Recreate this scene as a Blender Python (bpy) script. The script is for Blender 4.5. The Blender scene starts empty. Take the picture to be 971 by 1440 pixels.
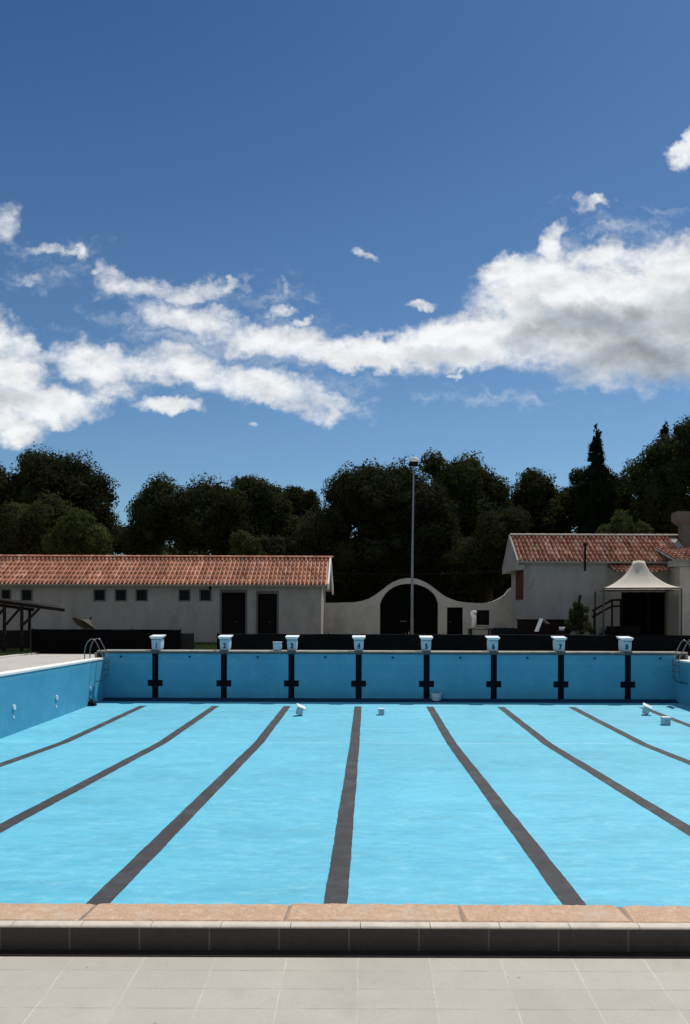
import bpy, bmesh, math, random
import numpy as np
from mathutils import Vector, Matrix
R = math.radians
random.seed(7); rng = np.random.default_rng(11)
scene = bpy.context.scene
col = scene.collection

# ------------------------------------------------------------------ measuring
F, VX, VY, ROLL, EYE = 1084.0, 517.5, 866.0, 0.0035, 1.60
def at(px, py, D):
    yc = py - ROLL*(px-VX)
    return Vector(((px-VX)*D/F, D, EYE-(yc-VY)*D/F))
def X(px, D): return (px-VX)*D/F
def Z(py, D, px=VX): return EYE-((py-ROLL*(px-VX))-VY)*D/F

# ------------------------------------------------------------------ materials
class NT:
    def __init__(s, name):
        s.m = bpy.data.materials.new(name); s.m.use_nodes = True
        s.t = s.m.node_tree; s.b = s.t.nodes['Principled BSDF']
    def n(s, typ, **kw):
        nd = s.t.nodes.new(typ)
        for k, v in kw.items(): setattr(nd, k, v)
        return nd
    def l(s, a, b): s.t.links.new(a, b)
    def coord(s, scale=(1,1,1)):
        tc = s.n('ShaderNodeTexCoord'); mp = s.n('ShaderNodeMapping')
        mp.inputs['Scale'].default_value = scale
        s.l(tc.outputs['Object'], mp.inputs['Vector']); return mp.outputs[0]
    def noise(s, vec, scale, detail=4, rough=.6):
        nd = s.n('ShaderNodeTexNoise'); nd.inputs['Scale'].default_value = scale
        nd.inputs['Detail'].default_value = detail; nd.inputs['Roughness'].default_value = rough
        s.l(vec, nd.inputs['Vector']); return nd.outputs['Fac']
    def ramp(s, fac, stops):
        r = s.n('ShaderNodeValToRGB'); e = r.color_ramp.elements
        while len(e) < len(stops): e.new(.5)
        for i, (p, c) in enumerate(stops):
            e[i].position = p; e[i].color = (c[0], c[1], c[2], 1) if hasattr(c, '__len__') else (c, c, c, 1)
        s.l(fac, r.inputs['Fac']); return r.outputs['Color']
    def mix(s, fac, a, b, mode='MIX'):
        m = s.n('ShaderNodeMix', data_type='RGBA', blend_type=mode)
        for i, v in ((0, fac), (6, a), (7, b)):
            if hasattr(v, 'is_linked') or isinstance(v, bpy.types.NodeSocket): s.l(v, m.inputs[i])
            elif i == 0: m.inputs[0].default_value = v
            else: m.inputs[i].default_value = (*v, 1)
        return m.outputs[2]
    def math(s, op, a, b=0, c=0):
        m = s.n('ShaderNodeMath', operation=op)
        for i, v in enumerate((a, b, c)):
            if isinstance(v, bpy.types.NodeSocket): s.l(v, m.inputs[i])
            else: m.inputs[i].default_value = v
        return m.outputs[0]
    def bump(s, h, strength=.3, dist=.01):
        b = s.n('ShaderNodeBump'); b.inputs['Strength'].default_value = strength
        b.inputs['Distance'].default_value = dist
        s.l(h, b.inputs['Height']); s.l(b.outputs[0], s.b.inputs['Normal'])
    def out(s, color, rough=.8, metal=0, spec=.3):
        if isinstance(color, bpy.types.NodeSocket): s.l(color, s.b.inputs['Base Color'])
        else: s.b.inputs['Base Color'].default_value = (*color, 1)
        if isinstance(rough, bpy.types.NodeSocket): s.l(rough, s.b.inputs['Roughness'])
        else: s.b.inputs['Roughness'].default_value = rough
        s.b.inputs['Metallic'].default_value = metal
        s.b.inputs['Specular IOR Level'].default_value = spec
        return s.m

def mottled(name, c, var=.25, scale=3, rough=.85, fine=40, bump=.25, metal=0, spec=.3, dirt=None, stretch=(1,1,1)):
    t = NT(name); v = t.coord(stretch)
    lo = tuple(x*(1-var) for x in c); hi = tuple(min(1, x*(1+var)) for x in c)
    colr = t.ramp(t.noise(v, scale, 6, .65), [(.3, lo), (.7, hi)])
    f = t.noise(v, fine, 3, .7)
    colr = t.mix(.35, colr, t.ramp(f, [(.25, lo), (.75, hi)]))
    if dirt:
        colr = t.mix(t.ramp(t.noise(v, scale*.6, 8, .7), [(.5, 0.), (.72, 1.)]), colr, dirt)
    t.bump(f, bump, .01)
    return t.out(colr, rough, metal, spec)

M = {}
# pool paint
def pool_paint(name, base, var, stretch):
    t = NT(name); v = t.coord(stretch)
    dark = tuple(x*(1-var) for x in base); light = (min(1, base[0]*(1+var*1.7)), base[1]*(1+var*.6), base[2]*(1+var*.4))
    a = t.ramp(t.noise(v, 1.0, 7, .68), [(.32, dark), (.5, base), (.70, light)])
    b = t.ramp(t.noise(v, 5.5, 5, .7), [(.3, dark), (.62, base), (.8, light)])
    c = t.mix(.42, a, b)
    v2 = t.coord((1, 1, 1))
    big = t.ramp(t.noise(v2, .16, 3, .5), [(.3, .90), (.7, 1.06)])
    c = t.mix(1, c, big, 'MULTIPLY')
    # small pale scuffs in the worn paint
    sc = t.ramp(t.noise(t.coord((.9, 1.6, 1)), 3.4, 9, .82), [(.50, 0.), (.74, 1.)])
    c = t.mix(t.math('MULTIPLY', sc, .55), c, (.33, .62, .72))
    sd = t.ramp(t.noise(t.coord((.7, 1.9, 1)), 1.6, 9, .80), [(.50, 0.), (.64, 1.)])
    c = t.mix(t.math('MULTIPLY', sd, .55), c, (.060, .31, .46))
    v3 = t.coord((1, 1, 1)); sx = t.n('ShaderNodeSeparateXYZ'); t.l(v3, sx.inputs[0])
    # pale filled joint where the two floor slopes meet
    jn = t.math('LESS_THAN', t.math('ABSOLUTE', t.math('ADD', t.math('SUBTRACT', sx.outputs[1], 4.0), t.math('MULTIPLY_ADD', t.noise(v3, .8, 3, .5), .12, -.06))), .035)
    c = t.mix(t.math('MULTIPLY', jn, t.math('MULTIPLY', t.noise(v3, 1.3, 3, .5), .9)), c, (.36, .62, .70))
    t.bump(t.noise(v2, 60, 3, .6), .15, .006)
    return t.out(c, .6, 0, .3)
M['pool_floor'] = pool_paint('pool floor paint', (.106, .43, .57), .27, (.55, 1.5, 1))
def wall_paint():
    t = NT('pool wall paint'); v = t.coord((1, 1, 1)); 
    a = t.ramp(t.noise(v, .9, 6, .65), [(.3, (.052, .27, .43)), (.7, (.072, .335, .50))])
    st = t.noise(t.coord((5, 5, .35)), 1.3, 7, .7)
    a = t.mix(t.ramp(st, [(.48, 0.), (.70, .6)]), a, (.085, .29, .37))
    b = t.ramp(t.noise(v, 14, 4, .7), [(.3, .9), (.7, 1.05)])
    a = t.mix(1, a, b, 'MULTIPLY')
    sz = t.n('ShaderNodeSeparateXYZ'); t.l(v, sz.inputs[0])
    # pale limescale band at the old water line, and patchy newer paint low down (heights relative to the pool origin)
    wl = t.math('ABSOLUTE', t.math('ADD', sz.outputs[2], t.math('MULTIPLY_ADD', t.noise(v, 1.1, 3, .5), .06, -1.60)))
    a = t.mix(t.math('MULTIPLY', t.ramp(wl, [(.02, .55), (.09, 0.)]), t.noise(v, 2.3, 5, .7)), a, (.13, .36, .44))
    a = t.mix(t.ramp(t.noise(v, 1.7, 9, .78), [(.54, 0.), (.66, .5)]), a, (.12, .39, .50))
    a = t.mix(t.ramp(t.noise(t.coord((3, 3, 1)), 2.9, 6, .75), [(.60, 0.), (.72, .55)]), a, (.045, .20, .30))
    t.bump(t.noise(v, 30, 3, .6), .2, .006)
    return t.out(a, .55, 0, .3)
M['pool_wall'] = wall_paint()
M['line'] = mottled('dark lane paint', (.042, .042, .044), .35, 3.5, .7, 45, .2, spec=.2, dirt=(.075, .085, .095))
M['wall_line'] = mottled('black wall mark paint', (.006, .007, .011), .2, 4, .8, 30, .1, spec=.05)
M['stone'] = mottled('pink coping stone', (.50, .345, .245), .16, 9, .85, 90, .5, dirt=(.40, .33, .27))
def speckled_stone():
    t = NT('pink granite coping'); v = t.coord()
    a = t.ramp(t.noise(v, 7, 6, .7), [(.3, (.36, .225, .14)), (.7, (.47, .32, .21))])
    g = t.noise(v, 110, 4, .8)
    a = t.mix(.5, a, t.ramp(g, [(.3, (.20, .12, .08)), (.5, (.42, .27, .175)), (.72, (.62, .49, .37))]))
    a = t.mix(t.ramp(t.noise(v, 22, 5, .75), [(.5, 0.), (.66, .55)]), a, (.55, .43, .32))
    a = t.mix(t.ramp(t.noise(v, 3.1, 7, .7), [(.52, 0.), (.7, .7)]), a, (.42, .36, .30))
    t.bump(t.math('ADD', g, t.noise(v, 25, 4, .6)), .4, .004)
    return t.out(a, .85, 0, .25)
M['stone'] = speckled_stone()
M['mortar'] = mottled('coping mortar', (.20, .17, .14), .3, 12, .9, 60, .4)
M['nosing'] = mottled('pale nosing tile', (.50, .44, .37), .12, 14, .7, 90, .3, dirt=(.38, .33, .28))
def curb_face():
    t = NT('dark curb tile'); tc = t.n('ShaderNodeTexCoord'); s = t.n('ShaderNodeSeparateXYZ')
    t.l(tc.outputs['Object'], s.inputs[0])
    v = t.coord()
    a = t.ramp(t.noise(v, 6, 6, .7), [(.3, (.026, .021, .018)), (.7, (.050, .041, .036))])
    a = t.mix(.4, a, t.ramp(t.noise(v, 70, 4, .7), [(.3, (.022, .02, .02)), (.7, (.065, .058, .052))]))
    fx = t.math('ABSOLUTE', t.math('SUBTRACT', t.math('FRACT', t.math('MULTIPLY_ADD', s.outputs[0], 1/.2965, 100.585)), .5))
    j = t.math('LESS_THAN', fx, .012)
    a = t.mix(t.math('MULTIPLY', j, .55), a, (.16, .145, .13))
    fz = t.math('ABSOLUTE', t.math('SUBTRACT', s.outputs[2], .249))
    a = t.mix(t.math('MULTIPLY', t.math('LESS_THAN', fz, .0035), .6), a, (.13, .12, .11))
    t.bump(t.math('SUBTRACT', t.noise(v, 50, 3, .6), j), .3, .004)
    return t.out(a, .55, 0, .4)
M['curb'] = curb_face()
def deck_tiles():
    t = NT('beige deck tiles'); tc = t.n('ShaderNodeTexCoord'); s = t.n('ShaderNodeSeparateXYZ')
    t.l(tc.outputs['Object'], s.inputs[0]); v = t.coord()
    wob = t.math('MULTIPLY_ADD', t.noise(v, 9, 3, .5), .012, -.006)
    gx = t.math('MULTIPLY_ADD', t.math('ADD', s.outputs[0], wob), 1/.2965, 100+.628/.2965)
    gy = t.math('MULTIPLY_ADD', t.math('ADD', s.outputs[1], wob), 1/.1345, 100-2.976/.1345)
    fx = t.math('ABSOLUTE', t.math('SUBTRACT', t.math('FRACT', t.math('ADD', gx, .5)), .5))
    fy = t.math('ABSOLUTE', t.math('SUBTRACT', t.math('FRACT', t.math('ADD', gy, .5)), .5))
    cell = t.n('ShaderNodeCombineXYZ')
    t.l(t.math('FLOOR', gx), cell.inputs[0]); t.l(t.math('FLOOR', gy), cell.inputs[1])
    wn = t.n('ShaderNodeTexWhiteNoise'); t.l(cell.outputs[0], wn.inputs['Vector'])
    a = t.ramp(wn.outputs['Value'], [(0, (.366, .336, .290)), (1, (.388, .358, .312))])
    m2 = t.ramp(t.noise(v, 2.2, 6, .65), [(.3, .90), (.7, 1.06)])
    a = t.mix(1, a, m2, 'MULTIPLY')
    g = t.noise(v, 160, 4, .8)
    a = t.mix(1, a, t.ramp(g, [(.25, .86), (.75, 1.10)]), 'MULTIPLY')
    nb = t.noise(v, 5, 4, .6)
    jx = t.math('MULTIPLY', t.ramp(fx, [(.004, 1.), (.016, 0.)]), t.ramp(nb, [(.40, .05), (.66, .6)]))
    a = t.mix(jx, a, (.54, .50, .45))
    nb2 = t.noise(v, 7.3, 4, .6)
    jy = t.math('MULTIPLY', t.ramp(fy, [(.008, 1.), (.028, 0.)]), t.ramp(nb2, [(.40, .10), (.66, .75)]))
    a = t.mix(jy, a, (.22, .20, .185))
    st_ = t.ramp(t.noise(v, 3.4, 8, .72), [(.55, 0.), (.75, .35)]); a = t.mix(st_, a, (.26, .235, .20))
    sp = t.ramp(t.noise(v, 26, 2, .5), [(.755, 0.), (.78, 1.)])
    a = t.mix(t.math('MULTIPLY', sp, .6), a, (.16, .14, .125))
    hh = t.math('SUBTRACT', t.math('MULTIPLY', g, .5), t.math('MAXIMUM', jx, jy))
    t.bump(hh, .35, .003)
    return t.out(a, .75, 0, .3)
M['tiles'] = deck_tiles()
M['deck'] = mottled('pool deck concrete', (.40, .37, .335), .12, 1.2, .9, 25, .3, dirt=(.32, .29, .25))
M['edging'] = mottled('white pool edging', (.68, .68, .65), .08, 3, .8, 40, .2)
M['platform'] = mottled('grey weathered concrete', (.26, .245, .22), .3, 2.4, .9, 30, .4, dirt=(.12, .11, .10))
M['platform_rim'] = mottled('dark stained rim concrete', (.085, .085, .085), .3, 2.4, .9, 30, .4)
M['block'] = mottled('pale blue painted concrete', (.42, .56, .65), .14, 5, .8, 40, .3, dirt=(.26, .33, .36))
M['block_top'] = mottled('white block top', (.62, .66, .70), .10, 6, .7, 50, .2)
M['number'] = mottled('dark blue number paint', (.045, .13, .20), .1, 6, .7, 50, .1)
M['plaster'] = mottled('off white plaster', (.29, .275, .26), .16, 1.3, .95, 14, .6, dirt=(.20, .19, .175), stretch=(1.6, 1.6, .7))
M['plaster_arch'] = mottled('cream plaster', (.46, .43, .38), .15, 1.2, .95, 16, .6, dirt=(.30, .275, .24))
M['plaster_pink'] = mottled('pinkish plaster', (.14, .105, .09), .15, 1.4, .95, 16, .5)
M['fascia'] = mottled('white board', (.62, .62, .60), .08, 3, .8, 30, .2)
M['frame'] = mottled('grey window surround', (.10, .10, .10), .15, 4, .8, 30, .2)
M['glass_dark'] = NT('dark window glass').out((.003, .003, .004), .25, 0, .12)
M['wood_dark'] = mottled('dark brown wood', (.010, .007, .006), .3, 3, .9, 30, .4, spec=.04, stretch=(6, 6, .6))
M['wood_beam'] = mottled('weathered dark beam', (.018, .014, .013), .35, 4, .95, 40, .4, spec=.05)
M['thatch'] = mottled('grey slat roof', (.05, .045, .04), .35, 6, .95, 40, .5)
M['shutter'] = mottled('dark red shutter', (.085, .025, .020), .2, 3, .8, 30, .3)
M['steel'] = NT('dull steel').out((.17, .17, .18), .25, 1, .5)
M['galv'] = mottled('galvanised pole', (.20, .20, .21), .25, 2.5, .55, 30, .2, .4, stretch=(3, 3, .5))
M['iron'] = NT('black iron').out((.008, .008, .009), .7, 0, .1)
M['mesh'] = mottled('black fence sheeting', (.0035, .0035, .0042), .3, 1.2, 1, 40, .5, spec=.02)
M['mesh_grey'] = mottled('grey green fence sheeting', (.018, .018, .017), .3, 1.2, 1, 40, .5, spec=.03)
M['mesh_blue'] = mottled('black green fence sheeting', (.0055, .007, .008), .3, 1.2, 1, 40, .5, spec=.02)
M['canvas'] = mottled('cream tent canvas', (.60, .545, .46), .07, 1.1, .9, 40, .2, stretch=(1, 1, .4))
M['white'] = mottled('white plastic', (.60, .63, .64), .10, 5, .6, 30, .2, dirt=(.42,.44,.44))
M['bright'] = mottled('bright white cloth', (.82, .82, .82), .04, 5, .9, 30, .2)
M['tarp'] = mottled('dark blue cover', (.010, .013, .018), .3, 2, .9, 20, .4, spec=.05)
M['parasol'] = mottled('faded brown parasol cloth', (.06, .053, .045), .2, 2, .95, 30, .3)
M['brownwall'] = mottled('dark brown block wall', (.014, .010, .009), .3, 2, .95, 20, .5, spec=.05)
M['rail'] = mottled('brown railing wood', (.018, .015, .013), .2, 3, .9, 20, .3, spec=.05)
M['dark_room'] = mottled('near black boards', (.003, .003, .0035), .2, 2, 1, 20, .2, spec=.02)
M['ground'] = mottled('dry earth and short grass', (.20, .165, .10), .3, .8, .98, 9, .6, dirt=(.11, .115, .05))
M['path'] = mottled('pale concrete path', (.50, .47, .41), .12, 1.4, .9, 25, .3)
M['grass'] = mottled('grass blades', (.055, .085, .020), .3, 2, .9, 20, .1)
M['bark'] = mottled('dark bark', (.045, .034, .026), .3, 3, .95, 20, .8, stretch=(3, 3, .6))
M['cable'] = NT('grey cable').out((.012, .012, .012), .9, 0, .05)
def leaf(name, c, var=.5):
    t = NT(name); v = t.coord()
    a = t.ramp(t.noise(v, .35, 4, .6), [(.3, tuple(x*(1-var) for x in c)), (.7, tuple(x*(1+var) for x in c))])
    g = t.n('ShaderNodeNewGeometry')
    a = t.mix(1, a, t.ramp(g.outputs['Random Per Island'], [(0, .75), (1, 1.25)]), 'MULTIPLY')
    m = t.out(a, .9, 0, .02)
    tr = t.n('ShaderNodeBsdfTranslucent'); mx = t.n('ShaderNodeMixShader'); mx.inputs[0].default_value = .32
    t.l(t.mix(1, a, (1.30, 1.30, .70), 'MULTIPLY'), tr.inputs[0])
    o = [q for q in t.t.nodes if q.type == 'OUTPUT_MATERIAL'][0]
    t.l(t.b.outputs[0], mx.inputs[1]); t.l(tr.outputs[0], mx.inputs[2]); t.l(mx.outputs[0], o.inputs[0])
    return m
def thin_cloth(m, colr, f):
    nt = m.node_tree; tr = nt.nodes.new('ShaderNodeBsdfTranslucent'); tr.inputs[0].default_value = (*colr, 1)
    mx = nt.nodes.new('ShaderNodeMixShader'); mx.inputs[0].default_value = f
    b = nt.nodes['Principled BSDF']; o = [q for q in nt.nodes if q.type == 'OUTPUT_MATERIAL'][0]
    nt.links.new(b.outputs[0], mx.inputs[1]); nt.links.new(tr.outputs[0], mx.inputs[2]); nt.links.new(mx.outputs[0], o.inputs[0])
thin_cloth(M['canvas'], (.60, .54, .45), .25)
thin_cloth(M['bright'], (.8, .8, .8), .45)
M['leaf_oak'] = leaf('dark oak leaves', (.030, .036, .015))
M['leaf_deep'] = leaf('deep green leaves', (.024, .028, .014))
M['leaf_mid'] = leaf('mid green leaves', (.042, .047, .020))
M['leaf_light'] = leaf('light green leaves', (.048, .060, .022))
M['leaf_cyp'] = leaf('cypress leaves', (.010, .017, .009))
def roof_tiles(name, cols, pitch, row, off=0.):
    t = NT(name); tc = t.n('ShaderNodeTexCoord'); s = t.n('ShaderNodeSeparateXYZ')
    t.l(tc.outputs['Object'], s.inputs[0]); v = t.coord()
    cell = t.n('ShaderNodeCombineXYZ')
    t.l(t.math('FLOOR', t.math('MULTIPLY_ADD', s.outputs[0], 1/pitch, 1000-off/pitch)), cell.inputs[0])
    t.l(t.math('FLOOR', t.math('MULTIPLY', s.outputs[1], 1/row)), cell.inputs[1])
    wn = t.n('ShaderNodeTexWhiteNoise'); t.l(cell.outputs[0], wn.inputs['Vector'])
    a = t.ramp(wn.outputs['Value'], cols)
    st = t.ramp(t.noise(v, 1.3, 6, .7), [(.35, .78), (.65, 1.12)])
    c1 = t.n('ShaderNodeCombineXYZ'); t.l(t.math('FLOOR', t.math('MULTIPLY_ADD', s.outputs[0], 1/pitch, 1000-off/pitch)), c1.inputs[0])
    w1 = t.n('ShaderNodeTexWhiteNoise'); t.l(c1.outputs[0], w1.inputs['Vector'])
    a = t.mix(1, a, t.ramp(w1.outputs['Value'], [(0, .78), (1, 1.15)]), 'MULTIPLY')
    a = t.mix(1, a, st, 'MULTIPLY')
    a = t.mix(t.ramp(t.noise(v, 6, 6, .7), [(.55, 0.), (.75, .6)]), a, (.12, .085, .06))
    t.bump(t.noise(v, 30, 3, .6), .3, .01)
    return t.out(a, .9, 0, .2)

# ------------------------------------------------------------------ mesh builder
class MB:
    def __init__(s): s.v = []; s.f = []; s.sm = []
    def add(s, vs, fs, smooth=False):
        o = len(s.v); s.v += [tuple(p) for p in vs]
        s.f += [tuple(i+o for i in f) for f in fs]; s.sm += [smooth]*len(fs); return s
    def box(s, x0, x1, y0, y1, z0, z1, bev=0):
        if bev:
            bm = bmesh.new(); bmesh.ops.create_cube(bm, size=1)
            for v in bm.verts:
                v.co = Vector(((x0+x1)/2+v.co.x*(x1-x0), (y0+y1)/2+v.co.y*(y1-y0), (z0+z1)/2+v.co.z*(z1-z0)))
            bmesh.ops.bevel(bm, geom=bm.edges[:], offset=bev, segments=2, profile=.5, affect='EDGES')
            s.bm(bm); return s
        vs = [(x, y, z) for z in (z0, z1) for y in (y0, y1) for x in (x0, x1)]
        return s.add(vs, [(0,2,3,1), (4,5,7,6), (0,1,5,4), (2,6,7,3), (0,4,6,2), (1,3,7,5)])
    def bm(s, bm, smooth=False):
        bm.verts.index_update()
        s.add([v.co[:] for v in bm.verts], [[v.index for v in f.verts] for f in bm.faces], smooth); bm.free()
    def prism(s, poly, a0, a1, plane='xz'):
        n = len(poly)
        def P(p, a): return (p[0], a, p[1]) if plane == 'xz' else ((p[0], p[1], a) if plane == 'xy' else (a, p[0], p[1]))
        vs = [P(p, a0) for p in poly]+[P(p, a1) for p in poly]
        fs = [tuple(range(n)), tuple(range(2*n-1, n-1, -1))]+[(i, i+n, (i+1) % n+n, (i+1) % n) for i in range(n)]
        return s.add(vs, fs)
    def beam(s, a, b, w, h):
        a = Vector(a); b = Vector(b); d = (b-a).normalized()
        side = d.cross(Vector((0,0,1)))
        if side.length < .01: side = Vector((1,0,0))
        side.normalize(); up = side.cross(d)
        vs = [p+side*sx*w/2+up*sz*h/2 for p in (a, b) for sx, sz in ((-1,-1), (1,-1), (1,1), (-1,1))]
        return s.add(vs, [(0,1,2,3), (7,6,5,4), (0,4,5,1), (1,5,6,2), (2,6,7,3), (3,7,4,0)])
    def tube(s, pts, r, seg=8, r1=None, smooth=True):
        pts = [Vector(p) for p in pts]; n = len(pts); rings = []
        ref = None
        for i, p in enumerate(pts):
            d = (pts[min(i+1, n-1)]-pts[max(i-1, 0)]).normalized()
            if ref is None: ref = Vector((0,0,1)) if abs(d.z) < .9 else Vector((1,0,0))
            u = (ref-d*ref.dot(d)).normalized(); w = d.cross(u); ref = u
            rr = r if r1 is None else r+(r1-r)*i/(n-1)
            if isinstance(r, (list, tuple)): rr = r[i]
            rings.append([p+(u*math.cos(a)+w*math.sin(a))*rr for a in [2*math.pi*k/seg for k in range(seg)]])
        vs = [q for rg in rings for q in rg]
        fs = [(i*seg+k, i*seg+(k+1) % seg, (i+1)*seg+(k+1) % seg, (i+1)*seg+k) for i in range(n-1) for k in range(seg)]
        s.add(vs, fs, smooth)
        s.add(rings[0], [tuple(range(seg-1, -1, -1))]); s.add(rings[-1], [tuple(range(seg))]); return s
    def lathe(s, prof, c=(0,0,0), seg=20):
        n = len(prof)
        vs = [(c[0]+r*math.cos(2*math.pi*k/seg), c[1]+r*math.sin(2*math.pi*k/seg), c[2]+z) for r, z in prof for k in range(seg)]
        fs = [(i*seg+k, i*seg+(k+1) % seg, (i+1)*seg+(k+1) % seg, (i+1)*seg+k) for i in range(n-1) for k in range(seg)]
        return s.add(vs, fs, True)
    def build(s, name, mat, parent=None, merge=False):
        me = bpy.data.meshes.new(name)
        off = Vector(parent_world(parent)) if parent else Vector((0,0,0))
        me.from_pydata([(v[0]-off.x, v[1]-off.y, v[2]-off.z) for v in s.v], [], s.f)
        me.polygons.foreach_set('use_smooth', s.sm)
        bm = bmesh.new(); bm.from_mesh(me); bmesh.ops.recalc_face_normals(bm, faces=bm.faces[:]); bm.to_mesh(me); bm.free()
        me.materials.append(mat); me.update()
        o = bpy.data.objects.new(name, me); col.objects.link(o)
        if parent: o.parent = parent
        return o
def parent_world(p):
    v = Vector((0,0,0))
    while p: v += p.location; p = p.parent
    return v
def tag(o, label=None, cat=None, group=None, kind=None):
    if label: o['label'] = label
    if cat: o['category'] = cat
    if group: o['group'] = group
    if kind: o['kind'] = kind
    return o
def empty(name, loc, label, cat, group=None):
    o = bpy.data.objects.new(name, None); o.location = loc; o.empty_display_size = .2
    col.objects.link(o); return tag(o, label, cat, group)
def set_origin(o, loc):
    loc = Vector(loc); o.data.transform(Matrix.Translation(-loc)); o.location = loc; return o
def kids(o): return [c for c in list(bpy.data.objects) if c.parent == o]
def copy_tree(o, parent=None):
    c = o.copy(); col.objects.link(c); c.parent = parent
    for ch in kids(o): copy_tree(ch, c)
    return c

# ------------------------------------------------------------------ pool dimensions
YN, YF = 3.53, 28.55            # pool near / far wall
XL, XR = -9.74, 11.42           # pool side walls
ZC = .285                       # raised coping at both ends
LINES = [X(p, YF) for p in (219, 315.5, 410.5, 505, 600.5, 695, 789.5, 883.5)]
def zf(y):                      # pool floor profile: slopes down, deepest at 2/3, rises to the far wall
    a = 1.6-3.03-.0235*(y-8.16); b = 1.6-3.155+(-.018)*(28.55-y)
    k = .004; h = a-b
    return .5*(a+b+math.sqrt(h*h+k*k*4))
# ---- ground: one sheet with an opening for the pool basin
def zg(x, y):
    if y < 3.2: return -.30
    if y < 32: return -.012
    if y < 37: return -.012+(y-32)/5*.25
    return .24+min(y-37, 60)*.004
gx = [-500, -60, -25, XL-.3, XR+.3, 25, 60, 500]; gy = [-120, -10, 3.1, 3.29, 3.45, 16, 28.6, 32, 37, 45, 60, 120, 700]
g = MB(); g.add([(x, y, zg(x, y)) for y in gy for x in gx],
    [(j*8+i, j*8+i+1, (j+1)*8+i+1, (j+1)*8+i) for j in range(len(gy)-1) for i in range(7)
     if not (i == 3 and gy[j] >= 3.45 and gy[j+1] <= 28.6)])
tag(g.build('ground', M['ground']), kind='structure')
# ---- near deck, slightly falling towards the viewer
n = MB(); n.box(-14, 14, -3.0, 3.268, -.6, 0)
o = n.build('tiled_deck', M['tiles'])
for v in o.data.vertices:
    if v.co.z > -.1: v.co.z = .178-.063*(3.279-v.co.y)
tag(o, kind='structure')
# ---- side and far decks (sheets)
d = MB()
d.box(-13.5, XL-.36, 3.6, 31.6, -.1, .0); d.box(XR+.36, 17, 3.6, 31.6, -.1, .0); d.box(XL-.36, XR+.36, 29.75, 31.6, -.1, -.001)
tag(d.build('pool_deck', M['deck']), kind='structure')
k = MB(); k.box(-13.72, -13.5, 3.6, 31.6, -.1, .05, .015)
tag(k.build('deck_kerb', M['path']), kind='structure')
p = MB()
p.prism([tuple(at(262, 915, 33.0).xy), tuple(at(306, 915, 33.0).xy), tuple(at(306, 905, 36.9).xy), tuple(at(296, 905, 36.9).xy)], 0, .01, 'xy')
o = p.build('path', M['path'])
for v in o.data.vertices: v.co.z += zg(0, v.co.y)+.02
tag(o, kind='structure')

# ------------------------------------------------------------------ swimming pool
pool = empty('swimming_pool', ((XL+XR)/2, (YN+YF)/2, -1.7), 'empty blue painted swimming pool with eight dark lane lines on its floor', 'swimming pool')
NX, NY = 60, 90
fl = MB(); xs = [XL-.1+(XR-XL+.2)*i/NX for i in range(NX+1)]; ys = [YN-.05+(YF-YN+.1)*j/NY for j in range(NY+1)]
fl.add([(x, y, zf(y)) for y in ys for x in xs], [(j*(NX+1)+i, j*(NX+1)+i+1, (j+1)*(NX+1)+i+1, (j+1)*(NX+1)+i) for j in range(NY) for i in range(NX)], True)
fl.build('pool_floor', M['pool_floor'], pool)
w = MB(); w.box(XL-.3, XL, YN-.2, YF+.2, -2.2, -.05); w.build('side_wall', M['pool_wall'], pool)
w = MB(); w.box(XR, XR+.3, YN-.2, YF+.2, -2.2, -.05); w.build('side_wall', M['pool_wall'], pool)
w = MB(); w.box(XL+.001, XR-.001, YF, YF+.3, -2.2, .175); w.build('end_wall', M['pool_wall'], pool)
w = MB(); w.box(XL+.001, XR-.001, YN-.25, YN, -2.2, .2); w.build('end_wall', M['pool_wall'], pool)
w = MB(); w.box(XL-.36, XL+.02, 3.6, YF, -.05, .02, .012); w.build('pool_edging', M['edging'], pool)
w = MB(); w.box(XR-.02, XR+.36, 3.6, YF, -.05, .02, .012); w.build('pool_edging', M['edging'], pool)
cove = mottled('navy wall foot shade', (.008, .035, .085), .25, 3, .8, 30, .2, spec=.1)  # navy of this added strip stands in for shadow along the wall foot
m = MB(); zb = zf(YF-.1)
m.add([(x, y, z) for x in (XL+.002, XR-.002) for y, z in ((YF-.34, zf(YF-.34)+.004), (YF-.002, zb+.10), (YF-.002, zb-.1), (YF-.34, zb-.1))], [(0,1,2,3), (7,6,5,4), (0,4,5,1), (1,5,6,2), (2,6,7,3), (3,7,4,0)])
m.build('foot_shade_strip', cove, pool)
# lane lines: slightly wavering hand-painted edges, lying 4 mm above the floor paint
for x in LINES:
    m = MB(); y0, y1 = YN+1.2, 27.05; N = 200; vs = []
    ph = random.uniform(0, 9)
    for j in range(N+1):
        y = y0+(y1-y0)*j/N
        wob = .003*math.sin(y*1.3+ph)
        wl = .125+.003*math.sin(y*5.1+ph)+random.uniform(-.004, .004); wr = .125+.003*math.sin(y*4.3+ph*3)+random.uniform(-.004, .004)
        vs += [(x+wob-wl, y, zf(y)+.004), (x+wob+wr, y, zf(y)+.004)]
    m.add(vs, [(2*j, 2*j+1, 2*j+3, 2*j+2) for j in range(N)]); m.build('lane_line', M['line'], pool)
    m = MB(); hx = .112; zt, zb = .172, zf(YF)+.10; c0, c1 = -.80, -1.03
    m.box(x-hx, x+hx, YF-.006, YF+.001, zb, zt)
    m.box(x-.275, x-hx-.0005, YF-.006, YF+.001, c1, c0); m.box(x+hx+.0005, x+.275, YF-.006, YF+.001, c1, c0)
    m.build('wall_marking', M['wall_line'], pool)
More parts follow.
